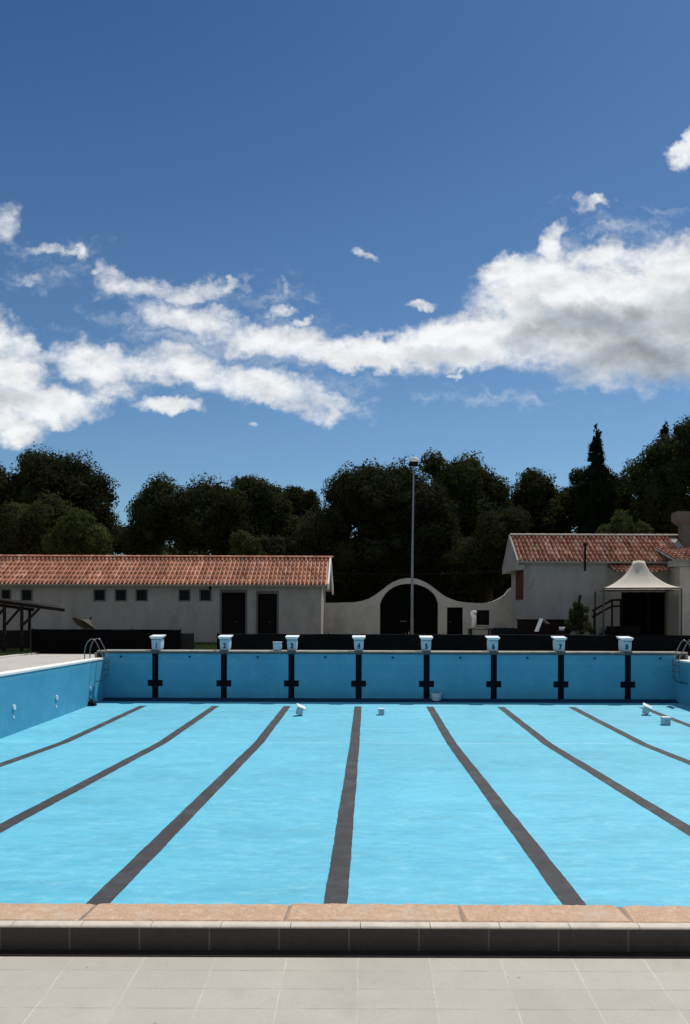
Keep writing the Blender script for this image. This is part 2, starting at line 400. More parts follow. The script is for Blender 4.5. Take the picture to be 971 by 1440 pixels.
for i in range(9):
    x = LINES[0]-1.27 if i == 0 else (LINES[7]+1.2 if i == 8 else (LINES[i-1]+LINES[i])/2)
    m = MB(); m.tube([(x, YF-.035, Z(924.5, YF)), (x, YF+.01, Z(924.5, YF))], .035, 10); m.build('rope_anchor', M['iron'], pool)
for px, py in ((20, 994.5), (80, 981), (128, 968.5)):
    D = XL*F/(px-VX); z = Z(py, D, px)
    m = MB(); m.tube([(XL-.02, D, z), (XL+.035, D, z)], .075, 14); m.build('wall_fitting', M['white'], pool)
    m = MB(); m.tube([(XL-.02, D, z-.28), (XL+.012, D, z-.28)], .045, 10); m.build('small_wall_fitting', M['white'], pool)
# raised platform and coping at the far end
x0, x1 = X(137, YF), X(968, YF)
m = MB(); m.box(x0, x1, YF+.302, 29.74, -.1, .20); m.box(x0, XL-.361, YF-.02, YF+.301, -.05, .20); m.box(XR+.361, x1, YF-.02, YF+.301, -.05, .20)
m.build('end_platform', M['platform'], pool)
m = MB(); xx = x0
while xx < x1-.3:
    ww = min(random.uniform(.9, 1.3), x1-xx)
    m.box(xx, xx+ww-.008, YF-.03, YF+.33, .238+random.uniform(-.003, .003), ZC+random.uniform(-.006, .006), .008); xx += ww
m.build('far_coping', mottled('weathered beige coping', (.33, .30, .25), .3, 2.4, .9, 30, .4, dirt=(.13, .12, .10)), pool)
m = MB(); m.box(x0, x1, YF-.012, YF+.31, .176, .237); m.build('coping_rim', M['platform_rim'], pool)
m = MB(); m.box(x0, x1, YF+.335, 29.75, .201, .27); m.build('platform_top', M['platform'], pool)
# near coping: big pink stones, pale bullnose tile, dark tiled riser
m = MB(); xb = [-6.1, -5.35, -4.62, -3.78, -2.95, -2.12, -1.24, -.354, .415, 1.148, 1.95, 2.72, 3.55, 4.4, 5.2, 6.1]
for a, b in zip(xb[:-1], xb[1:]):
    bm = bmesh.new(); bmesh.ops.create_grid(bm, x_segments=60, y_segments=14, size=.5)
    tilt = random.uniform(-.003, .003); cut = random.uniform(-.02, .02)
    top = []
    y0, y1 = 3.317, 3.530
    for v in bm.verts:
        u, t = v.co.x+.5, v.co.y+.5
        x = a+.003+(b-a-.006)*u+cut*(t-.5); y = y0+(y1-y0)*t
        e = min(u*(b-a), (1-u)*(b-a), t*(y1-y0)*2, (1-t)*(y1-y0))
        dz = -.010*max(0, 1-e/.010)**2
        if t > .9: y += .004*math.sin(x*37)+random.uniform(-.003, .003)
        v.co = Vector((x, y, ZC+tilt+dz+random.uniform(-.0012, .0012)))
    r = bmesh.ops.extrude_face_region(bm, geom=bm.faces[:])
    for v in [q for q in r['geom'] if isinstance(q, bmesh.types.BMVert)]: v.co.z = .215
    m.bm(bm, False)
m.build('coping_stones', M['stone'], pool)
m = MB(); m.box(-6.1, 6.1, 3.318, 3.515, .2, ZC-.009); m.build('coping_mortar', M['mortar'], pool)
m = MB(); kx = -20
prof = [(3.315, .20), (3.315, ZC-.001), (3.285, ZC-.001), (3.275, ZC-.003), (3.2695, ZC-.007), (3.269, ZC-.012), (3.285, ZC-.012), (3.285, .20)]
for i in range(-20, 21):
    xa = -.323+.2965*i
    m.prism(prof, xa+.0015, xa+.2950, 'yz')
m.build('nosing_tiles', M['nosing'], pool)
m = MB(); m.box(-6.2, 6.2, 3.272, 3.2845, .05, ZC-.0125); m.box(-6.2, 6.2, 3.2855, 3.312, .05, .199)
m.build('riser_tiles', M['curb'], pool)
m = MB(); m.box(-6.2, 6.2, 3.216, 3.2715, .165, .1788); m.build('base_shade_strip', mottled('painted curb foot shade', (.030, .026, .024), .3, 8, 1, 60, .5, spec=.03), pool)  # added dark strip, the curb's shadow on the deck put into its colour

# ------------------------------------------------------------------ starting blocks
def font_mesh(txt, size, depth):
    c = bpy.data.curves.new('digit', 'FONT'); c.body = txt; c.size = size; c.extrude = depth; c.align_x = 'CENTER'; c.offset = .006
    t = bpy.data.objects.new('digit', c); col.objects.link(t)
    me = bpy.data.meshes.new_from_object(t.evaluated_get(bpy.context.evaluated_depsgraph_get()))
    bpy.data.objects.remove(t); me.transform(Matrix.Rotation(R(90), 4, 'X')); return me
ORD = ['first', 'second', 'third', 'fourth', 'fifth', 'sixth', 'seventh', 'eighth']
sb = empty('starting_block', (LINES[0], YF+.12, ZC), '', 'starting block')
bx, by, bz = sb.location
m = MB(); m.prism([(bx-.178, bz+.43), (bx+.178, bz+.43), (bx+.173, bz+.20), (bx+.163, bz+.08), (bx+.12, bz+.0), (bx-.12, bz+.0), (bx-.163, bz+.08), (bx-.173, bz+.20)], by, by+.42)
m.build('pedestal', M['block'], sb)
m = MB()
pr = [(bx-.245, .52), (bx+.245, .52), (bx+.233, .482), (bx+.185, .431), (bx-.185, .431), (bx-.233, .482)]
vs = [(p[0], by-.05, bz+p[1]) for p in pr]+[(p[0], by+.50, bz+p[1]+.055) for p in pr]
m.add(vs, [tuple(range(6)), tuple(range(11, 5, -1))]+[(i, i+6, (i+1) % 6+6, (i+1) % 6) for i in range(6)])
m.build('top_plate', M['block_top'], sb)
m = MB(); m.box(bx-.16, bx+.16, by-.158, by-.002, bz-.10, bz+.03, .01); m.build('foot_bracket', M['platform_rim'], sb)
m = MB(); m.tube([(bx-.15, by-.012, bz+.41), (bx-.15, by-.05, bz+.41), (bx+.15, by-.05, bz+.41), (bx+.15, by-.012, bz+.41)], .012, 6); m.build('grab_bar', M['galv'], sb)
blocks = []
for i in range(8):
    o = sb if i == 0 else copy_tree(sb)
    o.location = (LINES[i], YF+.12, ZC)
    me = font_mesh(str(i+1), .27, .004); me.materials.append(M['number'])
    nb = bpy.data.objects.new('number', me); col.objects.link(nb); nb.parent = o; nb.location = (0, -.006, .10)
    extra = {0: ', nearest the left pool ladder', 2: ', next to a small pale blue box', 7: ', nearest the right pool ladder'}.get(i, '')
    tag(o, 'white starting block with dark number %d%s' % (i+1, extra), 'starting block', 'numbered starting blocks along the far end of the pool')
o = MB(); c = at(390.5, 914.5, YF+.2); 
o.box(c.x-.15, c.x+.15, YF+.1, YF+.4, ZC+.001, ZC+.30, .03)
bo = empty('box', (c.x, YF+.25, ZC), 'small pale blue box on the far coping, just left of starting block 3', 'box')
o.build('box_body', M['block'], bo)
o = MB(); o.box(c.x-.165, c.x+.165, YF+.085, YF+.415, ZC+.302, ZC+.33, .01); o.build('lid', M['block'], bo)

# ------------------------------------------------------------------ loose objects on the pool floor
def on_floor(px, py):
    D = 25.
    for _ in range(30): D = (EYE-zf(D))*F/((py-ROLL*(px-VX))-VY)
    return Vector((X(px, D), D, zf(D)))
def loose(name, px, py, label, cat, fn, group=None, rz=0):
    c = on_floor(px, py); e = empty(name, c, label, cat, group); fn(e, c); e.rotation_euler = (0, 0, rz); e.scale = (.8, .8, .8) if name == 'loose_block' else (1, 1, 1); return e
def tipped_block(e, c):
    m = MB(); bm = bmesh.new(); bmesh.ops.create_cube(bm, size=1)
    bmesh.ops.scale(bm, vec=(.24, .24, .26), verts=bm.verts); bmesh.ops.bevel(bm, geom=bm.edges[:], offset=.02, segments=2, affect='EDGES')
    bmesh.ops.rotate(bm, cent=(0,0,0), matrix=Matrix.Rotation(R(14), 3, 'Y'), verts=bm.verts); bmesh.ops.translate(bm, vec=c+Vector((0, 0, .155)), verts=bm.verts); m.bm(bm)
    m.build('pedestal', M['block'], e)
    m = MB(); bm = bmesh.new(); bmesh.ops.create_cube(bm, size=1)
    bmesh.ops.scale(bm, vec=(.38, .34, .05), verts=bm.verts); bmesh.ops.bevel(bm, geom=bm.edges[:], offset=.012, segments=2, affect='EDGES')
    bmesh.ops.rotate(bm, cent=(0,0,0), matrix=Matrix.Rotation(R(24), 3, 'Y') @ Matrix.Rotation(R(16), 3, 'X'), verts=bm.verts); bmesh.ops.translate(bm, vec=c+Vector((.06, -.02, .35)), verts=bm.verts); m.bm(bm)
    m.build('top_plate', M['white'], e)
def crate(e, c, s=.26):
    m = MB(); m.prism([(c.x-s*.46, c.z), (c.x+s*.46, c.z), (c.x+s*.5, c.z+s*.9), (c.x-s*.5, c.z+s*.9)], c.y-s*.5, c.y+s*.5)
    m.build('crate_body', M['block'], e)
    m = MB(); m.box(c.x-s*.56, c.x+s*.56, c.y-s*.56, c.y+s*.56, c.z+s*.9+.001, c.z+s*1.03, .012); m.build('lid', M['white'], e)
    m = MB(); m.tube([(c.x-s*.2, c.y-s*.53, c.z+s*.6), (c.x-s*.18, c.y-s*.62, c.z+s*.55), (c.x+s*.18, c.y-s*.62, c.z+s*.55), (c.x+s*.2, c.y-s*.53, c.z+s*.6)], .009, 6); m.build('handle', M['galv'], e)
loose('loose_block', 422, 1006, 'white block tipped on one side on the pool floor, right of the third lane line', 'block', tipped_block, rz=.3)
loose('crate', 537, 1005, 'small pale box on the pool floor between the fourth and fifth lane lines', 'box', lambda e, c: crate(e, c, .20))
loose('loose_block', 909, 1005, 'white block with a wide tilted top, on the rightmost lane line of the pool floor', 'block', tipped_block, rz=-.2)
loose('crate', 937, 1019, 'pale blue-grey box on the pool floor in front of the rightmost lane line', 'box', lambda e, c: crate(e, c, .23))
def tub(e, c):
    m = MB(); m.lathe([(.001, .002), (.14, .002), (.15, .02), (.20, .29), (.195, .29), (.145, .025), (.001, .02)], c, 24); m.build('tub_body', M['block'], e)
    m = MB(); m.lathe([(.19, .285), (.215, .285), (.22, .30), (.215, .315), (.19, .315), (.185, .30), (.19, .285)], c, 24); m.build('rim', M['white'], e)
    m = MB(); m.tube([c+Vector((.2*math.cos(a), -.02, .30+.0*math.sin(a))) for a in (0, .5)]+[c+Vector((.21, -.12, .2)), c+Vector((0, -.22, .15)), c+Vector((-.21, -.12, .2)), c+Vector((-.2, 0, .3))], .006, 6); m.build('handle', M['galv'], e)
loose('tub', 614.5, 986.5, 'pale blue tub at the foot of the far pool wall below block 5', 'tub', tub)
def bag(e, c):
    bm = bmesh.new(); bmesh.ops.create_icosphere(bm, subdivisions=3, radius=1)
    for v in bm.verts:
        k = 1+.18*math.sin(v.co.x*5+1)*math.cos(v.co.y*4)
        v.co = Vector((v.co.x*.16*k, v.co.y*.16*k, max(-.02, v.co.z)*(.20 if v.co.z > .4 else .13)*k+.02))+c
    m = MB(); m.bm(bm, True); m.build('bag_body', M['iron'], e)
loose('bag', 130, 992.5, 'small black sack on the pool floor at the foot of the left wall', 'bag', bag)

# ------------------------------------------------------------------ ladders
def ladder(name, s, xw, label):
    e = empty(name, (xw, 27.7, .0), label, 'pool ladder', 'steel ladders at the far corners of the pool')
    for yy in (27.45, 27.98):
        P = [(xw+s*q, yy, z) for q, z in ((-.34, 0), (-.34, .25), (-.31, .45), (-.24, .62), (-.14, .73), (-.05, .75), (.02, .71), (.08, .62), (.20, .38), (.32, .14), (.35, 0), (.34, -.25), (.31, -.55), (.24, -.72), (.03, -.80))]
        m = MB(); m.tube(P, .020, 10); m.build('handrail', M['steel'], e)
    for z in (-.12, -.36, -.58):
        m = MB(); m.box(min(xw+s*.28, xw+s*.37), max(xw+s*.28, xw+s*.37), 27.47, 27.96, z-.015, z+.015, .005); m.build('step', M['steel'], e)
ladder('pool_ladder', 1, XL, 'curved steel ladder at the far left corner of the empty pool')
ladder('pool_ladder', -1, XR, 'curved steel ladder at the far right corner of the empty pool')

# ------------------------------------------------------------------ fences behind the pool
def fence(name, pxs, D, py_top, mat, label, sag=.012, post_every=2.4, group='low sheeted fences behind the pool'):
    x0, x1 = X(pxs[0], D), X(pxs[1], D); zt = Z(py_top, D, (pxs[0]+pxs[1])/2)
    e = empty(name, ((x0+x1)/2, D, zg(0, D)), label, 'fence', group)
    N = int((x1-x0)/.12)+2; m = MB(); vs = []
    ph = random.uniform(0, 6)
    for i in range(N+1):
        x = x0+(x1-x0)*i/N; yy = D+.025*math.sin(x*2.1+ph)+.012*math.sin(x*7+ph)
        zz = zt-sag*(1-math.cos((x-x0)/post_every*2*math.pi))-random.uniform(0, .008)
        for q in range(6): vs.append((x, yy+.01*math.sin(q*2+x*3), -.02+(zz+.02)*q/5))
    m.add(vs, [(i*6+q, i*6+q+1, (i+1)*6+q+1, (i+1)*6+q) for i in range(N) for q in range(5)], True)
    o = m.build('sheeting', mat, e); sol = o.modifiers.new('thick', 'SOLIDIFY'); sol.thickness = .006
    x = x0
    while x <= x1+.01:
        m = MB(); m.tube([(x, D+.05, -.1), (x, D+.05, zt+.03)], .025, 8); m.build('post', M['iron'], e); x += (x1-x0)/max(1, round((x1-x0)/post_every))
    m = MB(); m.tube([(x0, D+.05, zt-.01), (x1, D+.05, zt-.01)], .012, 6); m.build('top_rail', M['iron'], e)
fence('fence', (45, 254), 31.75, 885, M['mesh'], 'black sheeted low fence behind the left end of the pool')
fence('fence', (255, 272), 31.85, 890.5, M['mesh_grey'], 'short lower dark grey fence panel beside the grass gap', post_every=.5)
fence('fence', (306, 1010), 31.9, 892.3, M['mesh_blue'], 'long black-green sheeted fence behind starting blocks 2 to 8')
fence('fence', (-60, 44), 33.5, 886, M['mesh_grey'], 'grey fence panel behind the posts of the wooden pergola')
# ------------------------------------------------------------------ grass
def blades(name, n, fx, fy, hgt, mat):
    x = rng.uniform(*fx, n); y = rng.uniform(*fy, n); h = rng.uniform(.5, 1, n)*hgt; a = rng.uniform(0, 6.28, n)
    z = np.array([zg(0, q) for q in y]); w = .012
    dx, dy = np.cos(a)*w, np.sin(a)*w; lx, ly = rng.normal(0, .04, n), rng.normal(0, .04, n)
    V = np.stack([np.stack([x-dx, y-dy, z], 1), np.stack([x+dx, y+dy, z], 1), np.stack([x+lx, y+ly, z+h], 1)], 1).reshape(-1, 3)
    me = bpy.data.meshes.new(name); me.from_pydata(V.tolist(), [], np.arange(n*3).reshape(-1, 3).tolist()); me.materials.append(mat)
    o = bpy.data.objects.new(name, me); col.objects.link(o); return tag(o, 'short green grass growing behind the low fences', 'grass', kind='stuff')
blades('grass', 26000, (-9.2, -5.4), (32.2, 36.8), .14, M['grass'])
blades('grass', 16000, (-15.5, -13.5), (30.0, 33.4), .12, M['grass'])

# ------------------------------------------------------------------ roofs and walls
def wall_holes(m, x0, x1, z0, z1, y, th, holes):
    xs = sorted({x0, x1}|{h[0] for h in holes}|{h[1] for h in holes}); zs = sorted({z0, z1}|{h[2] for h in holes}|{h[3] for h in holes})
    for a, b in zip(xs[:-1], xs[1:]):
        run = None
        for c, d in zip(zs[:-1], zs[1:]):
            hole = any(h[0]-1e-6 <= a and b <= h[1]+1e-6 and h[2]-1e-6 <= c and d <= h[3]+1e-6 for h in holes)
            if not hole:
                m.box(a, b, y, y+th, c, d)
def tile_slope(x0, x1, ye, ze, yr, zr, pitch, row, jit=.012):
    """curved barrel tiles from eave (ye,ze) to ridge (yr,zr); returns MB"""
    m = MB(); L = math.hypot(yr-ye, zr-ze); u = Vector((0, (yr-ye)/L, (zr-ze)/L)); nrm = Vector((0, -u.z, u.y))
    if nrm.z < 0: nrm = -nrm
    nc = int(round((x1-x0)/pitch)); nr = int(math.ceil(L/row))
    for c in range(nc):
        xc = x0+(c+.5)*pitch
        for r in range(nr):
            s0, s1 = r*row-.04, min((r+1)*row+.03, L); j = random.uniform(-jit, jit); jl = random.uniform(-.02, .02) if r == 0 else 0
            vs = []
            for s, lift, rad in ((s0+jl, .020, pitch*.34), (s1, .0, pitch*.30)):
                for k in range(7):
                    a = math.pi*k/6
                    vs.append(Vector((xc+j-rad*math.cos(a), ye, ze))+u*s+nrm*(lift+.02+rad*.85*math.sin(a)))
            for k in range(7):     # inner rim gives each tile its thickness at the mouth
                a = math.pi*k/6; rad = pitch*.30
                vs.append(Vector((xc+j-rad*math.cos(a), ye, ze))+u*(s0+jl+.004)+nrm*(.016+.02+rad*.80*math.sin(a)))
            m.add(vs, [(k, k+1, k+8, k+7) for k in range(6)]+[(k+1, k, k+14, k+15) for k in range(6)], True)
            # channel tile between covers
        xs_ = xc+pitch/2
        vs = [Vector((xs_+q, ye, ze))+u*s+nrm*h for s in (-.02, L) for q, h in ((-pitch*.28, .02), (-.02, .0), (.02, .0), (pitch*.28, .02))]
        m.add(vs, [(0,1,5,4), (1,2,6,5), (2,3,7,6)], True)
    return m
def ridge_tiles(x0, x1, y, z, r=.10, L=.38):
    m = MB(); x = x0
    while x < x1:
        vs = []
        for xx, rr in ((x, r), (x+L+.03, r*.86)):
            for k in range(7):
                a = math.pi*k/6; vs.append((xx, y-rr*math.cos(a)*1.1, z+rr*math.sin(a)+random.uniform(-.004, .004)))
        m.add(vs, [(k, k+1, k+8, k+7) for k in range(6)], True); x += L
    return m
def roof_slab(m, x0, x1, ye, ze, yr, zr, th=.09):
    m.add([(x, y, z) for x in (x0, x1) for y, z in ((ye, ze), (yr, zr), (yr, zr-th), (ye, ze-th))], [(0,1,2,3), (7,6,5,4), (0,4,5,1), (3,2,6,7), (0,3,7,4), (1,5,6,2)])

# ---- long changing-room building, left
DW = 37.2; LB = empty('changing_room_building', (-12, DW, .2), 'long low white building with terracotta roof, five small windows in view and two brown doors, left of the arch', 'building')
LB['label'] = 'long low white building with terracotta roof and two brown doors, left of the arch'
xr = X(452, DW); wins = [(1.5, 15.8), (29.6, 46), (131.8, 148.9), (161.7, 178.6), (191, 208), (251.3, 268.2), (280.7, 297.6)]
doors = [(309.8, 347.3, 829.5), (360.8, 391.8, 831.5)]
holes = []
extra = [(-50, -34), (-110, -93)]
for a, b in extra+wins: holes.append((X(a, DW), X(b, DW), Z(845.5, DW, a), Z(828.5, DW, a)))
dh = [(X(a, DW), X(b, DW), .1, Z(c, DW, a)) for a, b, c in doors]
m = MB(); wall_holes(m, -27, xr, .0, 3.18, DW, .25, holes+dh); m.build('front_wall', M['plaster'], LB)
m = MB(); m.box(xr-.25, xr, DW+.2505, 41.0, 0, 3.0); m.prism([(DW+.26, 3.0005), (38.8, 4.2), (41.0, 3.05), (41.0, 3.0005)], xr-.25, xr, 'yz'); m.build('side_wall', M['plaster'], LB)
m = MB(); m.box(-27, xr-.26, 40.75, 41, 0, 3.0); m.box(-27, -26.75, DW+.26, 40.74, 0, 3.0); m.build('rear_wall', M['plaster'], LB)
for h in holes:
    t = .055; fr = MB(); y0, y1 = DW-.012, DW+.14
    fr.box(h[0]-.01, h[0]+t, y0, y1, h[2]-.01, h[3]+.01); fr.box(h[1]-t, h[1]+.01, y0, y1, h[2]-.01, h[3]+.01)
    fr.box(h[0]+t, h[1]-t, y0+.002, y1, h[3]-t, h[3]+.008); fr.box(h[0]+t, h[1]-t, y0+.002, y1, h[2]-.008, h[2]+t)
    f = fr.build('window', M['frame'], LB)
    pn = MB(); pn.box(h[0]+t-.01, h[1]-t+.01, DW+.11, DW+.13, h[2]+t-.01, h[3]-t+.01); pn.build('pane', M['glass_dark'], f)
    br = MB(); br.box((h[0]+h[1])/2-.008, (h[0]+h[1])/2+.008, DW+.08, DW+.105, h[2]+t, h[3]-t); br.build('glazing_bar', M['iron'], f)
for h in dh:
    fr = MB(); t = .07
    fr.box(h[0]-.02, h[0]+t, DW-.012, DW+.16, .1, h[3]+.02); fr.box(h[1]-t, h[1]+.02, DW-.012, DW+.16, .1, h[3]+.02); fr.box(h[0]+t, h[1]-t, DW-.01, DW+.16, h[3]-.12, h[3]+.018)
    f = fr.build('door_frame', M['frame'], LB)
    dr = MB(); xm = (h[0]+h[1])/2
    for a, b in ((h[0]+t, xm-.004), (xm+.004, h[1]-t)):
        dr.box(a, b, DW+.11, DW+.15, .1, h[3]-.121)
        for z0, z1 in ((.35, 1.2), (1.35, h[3]-.3)): dr.box(a+.12, b-.12, DW+.095, DW+.109, z0, z1, .01)
    dd = dr.build('door', M['wood_dark'], LB)
    hd = MB(); hd.tube([(xm+.06, DW+.09, 1.28), (xm+.06, DW+.05, 1.28), (xm+.16, DW+.05, 1.28)], .01, 6); hd.build('handle', M['galv'], dd)
mt = roof_tiles('terracotta tiles', [(0, (.48, .195, .115)), (.35, (.54, .235, .145)), (.75, (.59, .27, .17)), (1, (.62, .33, .23))], .2, .42, -28+12)
ye, ze, yr_, zr_ = 36.75, 3.08, 38.8, Z(785.2, 38.8, 300); xre = X(461.5, 36.75)
m = MB(); roof_slab(m, -28, xre, ye, ze, yr_, zr_); roof_slab(m, -28, xre, 41.4, 2.98, yr_+.001, zr_)
rf = m.build('roof', M['plaster'], LB)
tile_slope(-28, xre-.04, ye-.05, ze, yr_, zr_, .2, .42).build('roof_tiles', mt, rf)
tile_slope(-28, xre-.04, 41.45, 2.97, yr_, zr_, .2, .6).build('roof_tiles', mt, rf)
ridge_tiles(-28, xre, yr_, zr_+.05).build('ridge_tiles', mt, rf)
m = MB(); 
m.add([(x, y, z) for x in (xre-.03, xre+.05) for y, z in ((ye-.03, ze-.24), (ye-.03, ze+.05), (yr_, zr_+.12), (41.42, 3.08), (41.42, 2.72), (yr_, zr_-.18))],
      [(0,1,2,5), (5,2,3,4), (6,11,8,7), (11,10,9,8), (0,6,7,1), (1,7,8,2), (2,8,9,3), (3,9,10,4), (4,10,11,5), (5,11,6,0)])
m.build('verge_board', M['fascia'], LB)
m = MB(); xa = X(296, DW); m.tube([(xa, DW-.35, Z(820, DW)), (xa, DW-.12, Z(822, DW)), (xa, DW-.06, Z(830, DW))], .05, 8); m.build('spout', M['iron'], LB)

# ---- arched gateway wall
DA = 39.6; AW = empty('gateway_wall', (X(580, DA), DA, .24), 'cream plaster wall rising into a rounded arch over a large dark gateway, between the two tiled buildings', 'wall')
top = [(455,848),(470,847.6),(498.6,846.9),(510,844.8),(519,841.7),(528,836.5),(537,830),(545,823.6),(552.7,818.5),(562,814.6),(573,812.9),(581,812.9),(588.7,814.7),(597,818),(604,821.9),(612,828),(619.6,834),(627,839),(635,842.5),(643,845.2),(653,846.9),(665,847.9),(678.8,848),(687,847.2),(694,845.6),(702,841.8),(710,836.6),(716,829),(721,826)]
arch = [(534.7,905),(534.7,850),(537.2,842.5),(541.5,836),(547.5,829.5),(555,825),(563,822),(570,820.9),(577,820.7),(586,821.5),(594,823.9),(602,827.8),(609,833.5),(613.5,839.5),(616.2,847),(616.5,905)]
def wp(px, py): return (X(px, DA), Z(py, DA, px))
tt = [wp(*p) for p in top]; aa = [wp(*p) for p in arch]
def ztop(x):
    for (a, za), (b, zb) in zip(tt[:-1], tt[1:]):
        if a-1e-9 <= x <= b+1e-9: return za+(zb-za)*(x-a)/(b-a)
    return tt[-1][1]
def zarch(x):
    for (a, za), (b, zb) in zip(aa[1:-2], aa[2:-1]):
        if a-1e-9 <= x <= b+1e-9 and b > a: return za+(zb-za)*(x-a)/(b-a)
    return None
dx0, dx1, dzt = X(629, DA), X(651.3, DA), Z(854, DA, 640)
wx0, wx1, wz0, wz1 = X(670.5, DA), X(688.8, DA), Z(879, DA, 680), Z(858, DA, 680)
NS = 340; m = MB(); xs = sorted(set([tt[0][0]+(tt[-1][0]-tt[0][0])*i/NS for i in range(NS+1)]+[dx0, dx1, wx0, wx1, aa[0][0], aa[-1][0]]))
def strip(a, b, za0, za1, zb0, zb1):
    vs = [(a, DA, za0), (b, DA, za1), (b, DA, zb1), (a, DA, zb0), (a, DA+.35, za0), (b, DA+.35, za1), (b, DA+.35, zb1), (a, DA+.35, zb0)]
    m.add(vs, [(0,1,2,3), (7,6,5,4), (3,2,6,7), (0,4,5,1)])
for a, b in zip(xs[:-1], xs[1:]):
    mid = (a+b)/2
    if aa[0][0] < mid < aa[-1][0]:
        lo = (zarch(max(a, aa[1][0]+1e-6)) or zarch(mid), zarch(min(b, aa[-2][0]-1e-6)) or zarch(mid))
    elif dx0 < mid < dx1: lo = (dzt, dzt)
    elif wx0 < mid < wx1:
        strip(a, b, 0, 0, wz0, wz0); lo = (wz1, wz1)
    else: lo = (0, 0)
    strip(a, b, lo[0], lo[1], ztop(a), ztop(b))
for x, z0, z1 in ((aa[0][0], 0, aa[1][1]), (aa[-1][0], 0, aa[-2][1]), (dx0, 0, dzt), (dx1, 0, dzt), (wx0, wz0, wz1), (wx1, wz0, wz1)):
    m.add([(x, DA, z0), (x, DA+.35, z0), (x, DA+.35, z1), (x, DA, z1)], [(0,1,2,3)])
m.build('wall_face', M['plaster_arch'], AW)
# two gate leaves filling the arch
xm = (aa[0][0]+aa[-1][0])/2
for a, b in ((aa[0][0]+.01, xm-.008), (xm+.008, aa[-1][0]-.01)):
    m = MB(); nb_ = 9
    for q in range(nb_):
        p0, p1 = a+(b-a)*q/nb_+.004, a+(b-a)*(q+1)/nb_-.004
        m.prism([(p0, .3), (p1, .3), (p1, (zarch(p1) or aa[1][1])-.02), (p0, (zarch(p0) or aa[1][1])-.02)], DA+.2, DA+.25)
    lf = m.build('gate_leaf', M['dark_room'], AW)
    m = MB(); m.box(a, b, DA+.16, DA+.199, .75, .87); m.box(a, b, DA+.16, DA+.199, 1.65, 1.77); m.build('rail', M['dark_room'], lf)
m = MB(); m.tube([(xm-.45, DA+.13, Z(873.5, DA)), (xm-.12, DA+.13, Z(873.5, DA))], .022, 6); m.build('gate_bolt', M['galv'], AW)
m = MB(); m.box(dx0+.01, dx1-.01, DA+.12, DA+.17, .2, dzt-.01); m.box(dx0+.14, dx1-.14, DA+.10, DA+.119, .5, 1.3, .01); dd = m.build('door', M['dark_room'], AW)
m = MB(); m.tube([(dx0+.1, DA+.11, 1.3), (dx0+.1, DA+.06, 1.3), (dx0+.22, DA+.06, 1.3)], .012, 6); m.build('handle', M['galv'], dd)
m = MB(); m.box(wx0, wx1, DA+.2, DA+.22, wz0, wz1); pn = m.build('window', M['glass_dark'], AW)
m = MB()
for q in range(5): xx = wx0+(wx1-wx0)*(q+.5)/5; m.tube([(xx, DA+.08, wz0), (xx, DA+.08, wz1)], .012, 6)
m.build('window_bars', M['iron'], pn)
m = MB(); m.box(wx0-.05, wx1+.05, DA-.06, DA-.002, wz0-.06, wz0-.002); m.build('sill', M['plaster_arch'], pn)

# ---- right house
DH = 36.5; xh = X(737, DH); xhe = 16.2
RH = empty('tiled_house', (12, DH, .24), 'white house with weathered terracotta roof and dark red side shutter, behind the cream tent', 'house')
vx0, vx1 = X(874, DH), X(952, DH)
m = MB(); wall_holes(m, xh, xhe, 0, 4.2, DH, .25, [(vx0, vx1, 0, Z(831, DH, 910))]); m.build('front_wall', M['plaster'], RH)
m = MB(); m.box(xh, xh+.25, DH+.2505, 39.7, 0, 4.0); m.prism([(DH+.26, 4.0005), (38.2, 5.4), (39.7, 4.15), (39.7, 4.0005)], xh, xh+.25, 'yz'); m.build('side_wall', M['plaster'], RH)
m = MB(); m.box(xh+.26, xhe, 39.45, 39.7, 0, 4.0); m.build('rear_wall', M['plaster'], RH)
m = MB(); m.box(vx0-.05, vx1+.05, DH+1.6, DH+1.65, 0, 3.3); m.build('veranda_shade_boards', M['dark_room'], RH)  # shade inside the veranda is put into the near-black board colour
m = MB(); m.box(vx0+.02, vx0+.14, DH+.05, DH+.17, 0, 2.83); m.box((vx0+vx1)/2-.06, (vx0+vx1)/2+.06, DH+.05, DH+.17, 0, 2.83); m.build('veranda_post', M['wood_dark'], RH)
xl_off = X(728.6, 36.1)+.02-12
mt2 = roof_tiles('weathered terracotta tiles', [(0, (.27, .105, .07)), (.4, (.38, .155, .10)), (.75, (.44, .20, .135)), (1, (.46, .32, .24))], .2, .42, xl_off)
ye, ze, yr_, zr_ = 36.1, 4.20, 38.2, 5.56; xl = X(728.6, 36.1); xg = X(946, 37.6)
m = MB(); roof_slab(m, xl, xg+.4, ye, ze, yr_, zr_); roof_slab(m, xl, xg+.4, 40.1, 4.0, yr_+.001, zr_); rf = m.build('roof', M['plaster'], RH)
tile_slope(xl+.02, xg, ye-.05, ze, yr_, zr_, .2, .42, .016).build('roof_tiles', mt2, rf)
tile_slope(xl+.02, xg, 40.15, 3.98, yr_, zr_, .2, .6).build('roof_tiles', mt2, rf)
ridge_tiles(xl, xg+.3, yr_, zr_+.05).build('ridge_tiles', mottled('pale ridge tiles', (.42, .34, .28), .3, 5, .9), rf)
m = MB()
m.add([(x, y, z) for x in (xl-.05, xl+.03) for y, z in ((ye-.02, ze-.16), (ye-.02, ze+.04), (yr_, zr_+.08), (40.1, 4.06), (40.1, 3.80), (yr_, zr_-.2))],
      [(0,1,2,5), (5,2,3,4), (6,11,8,7), (11,10,9,8), (0,6,7,1), (1,7,8,2), (2,8,9,3), (3,9,10,4), (4,10,11,5), (5,11,6,0)])
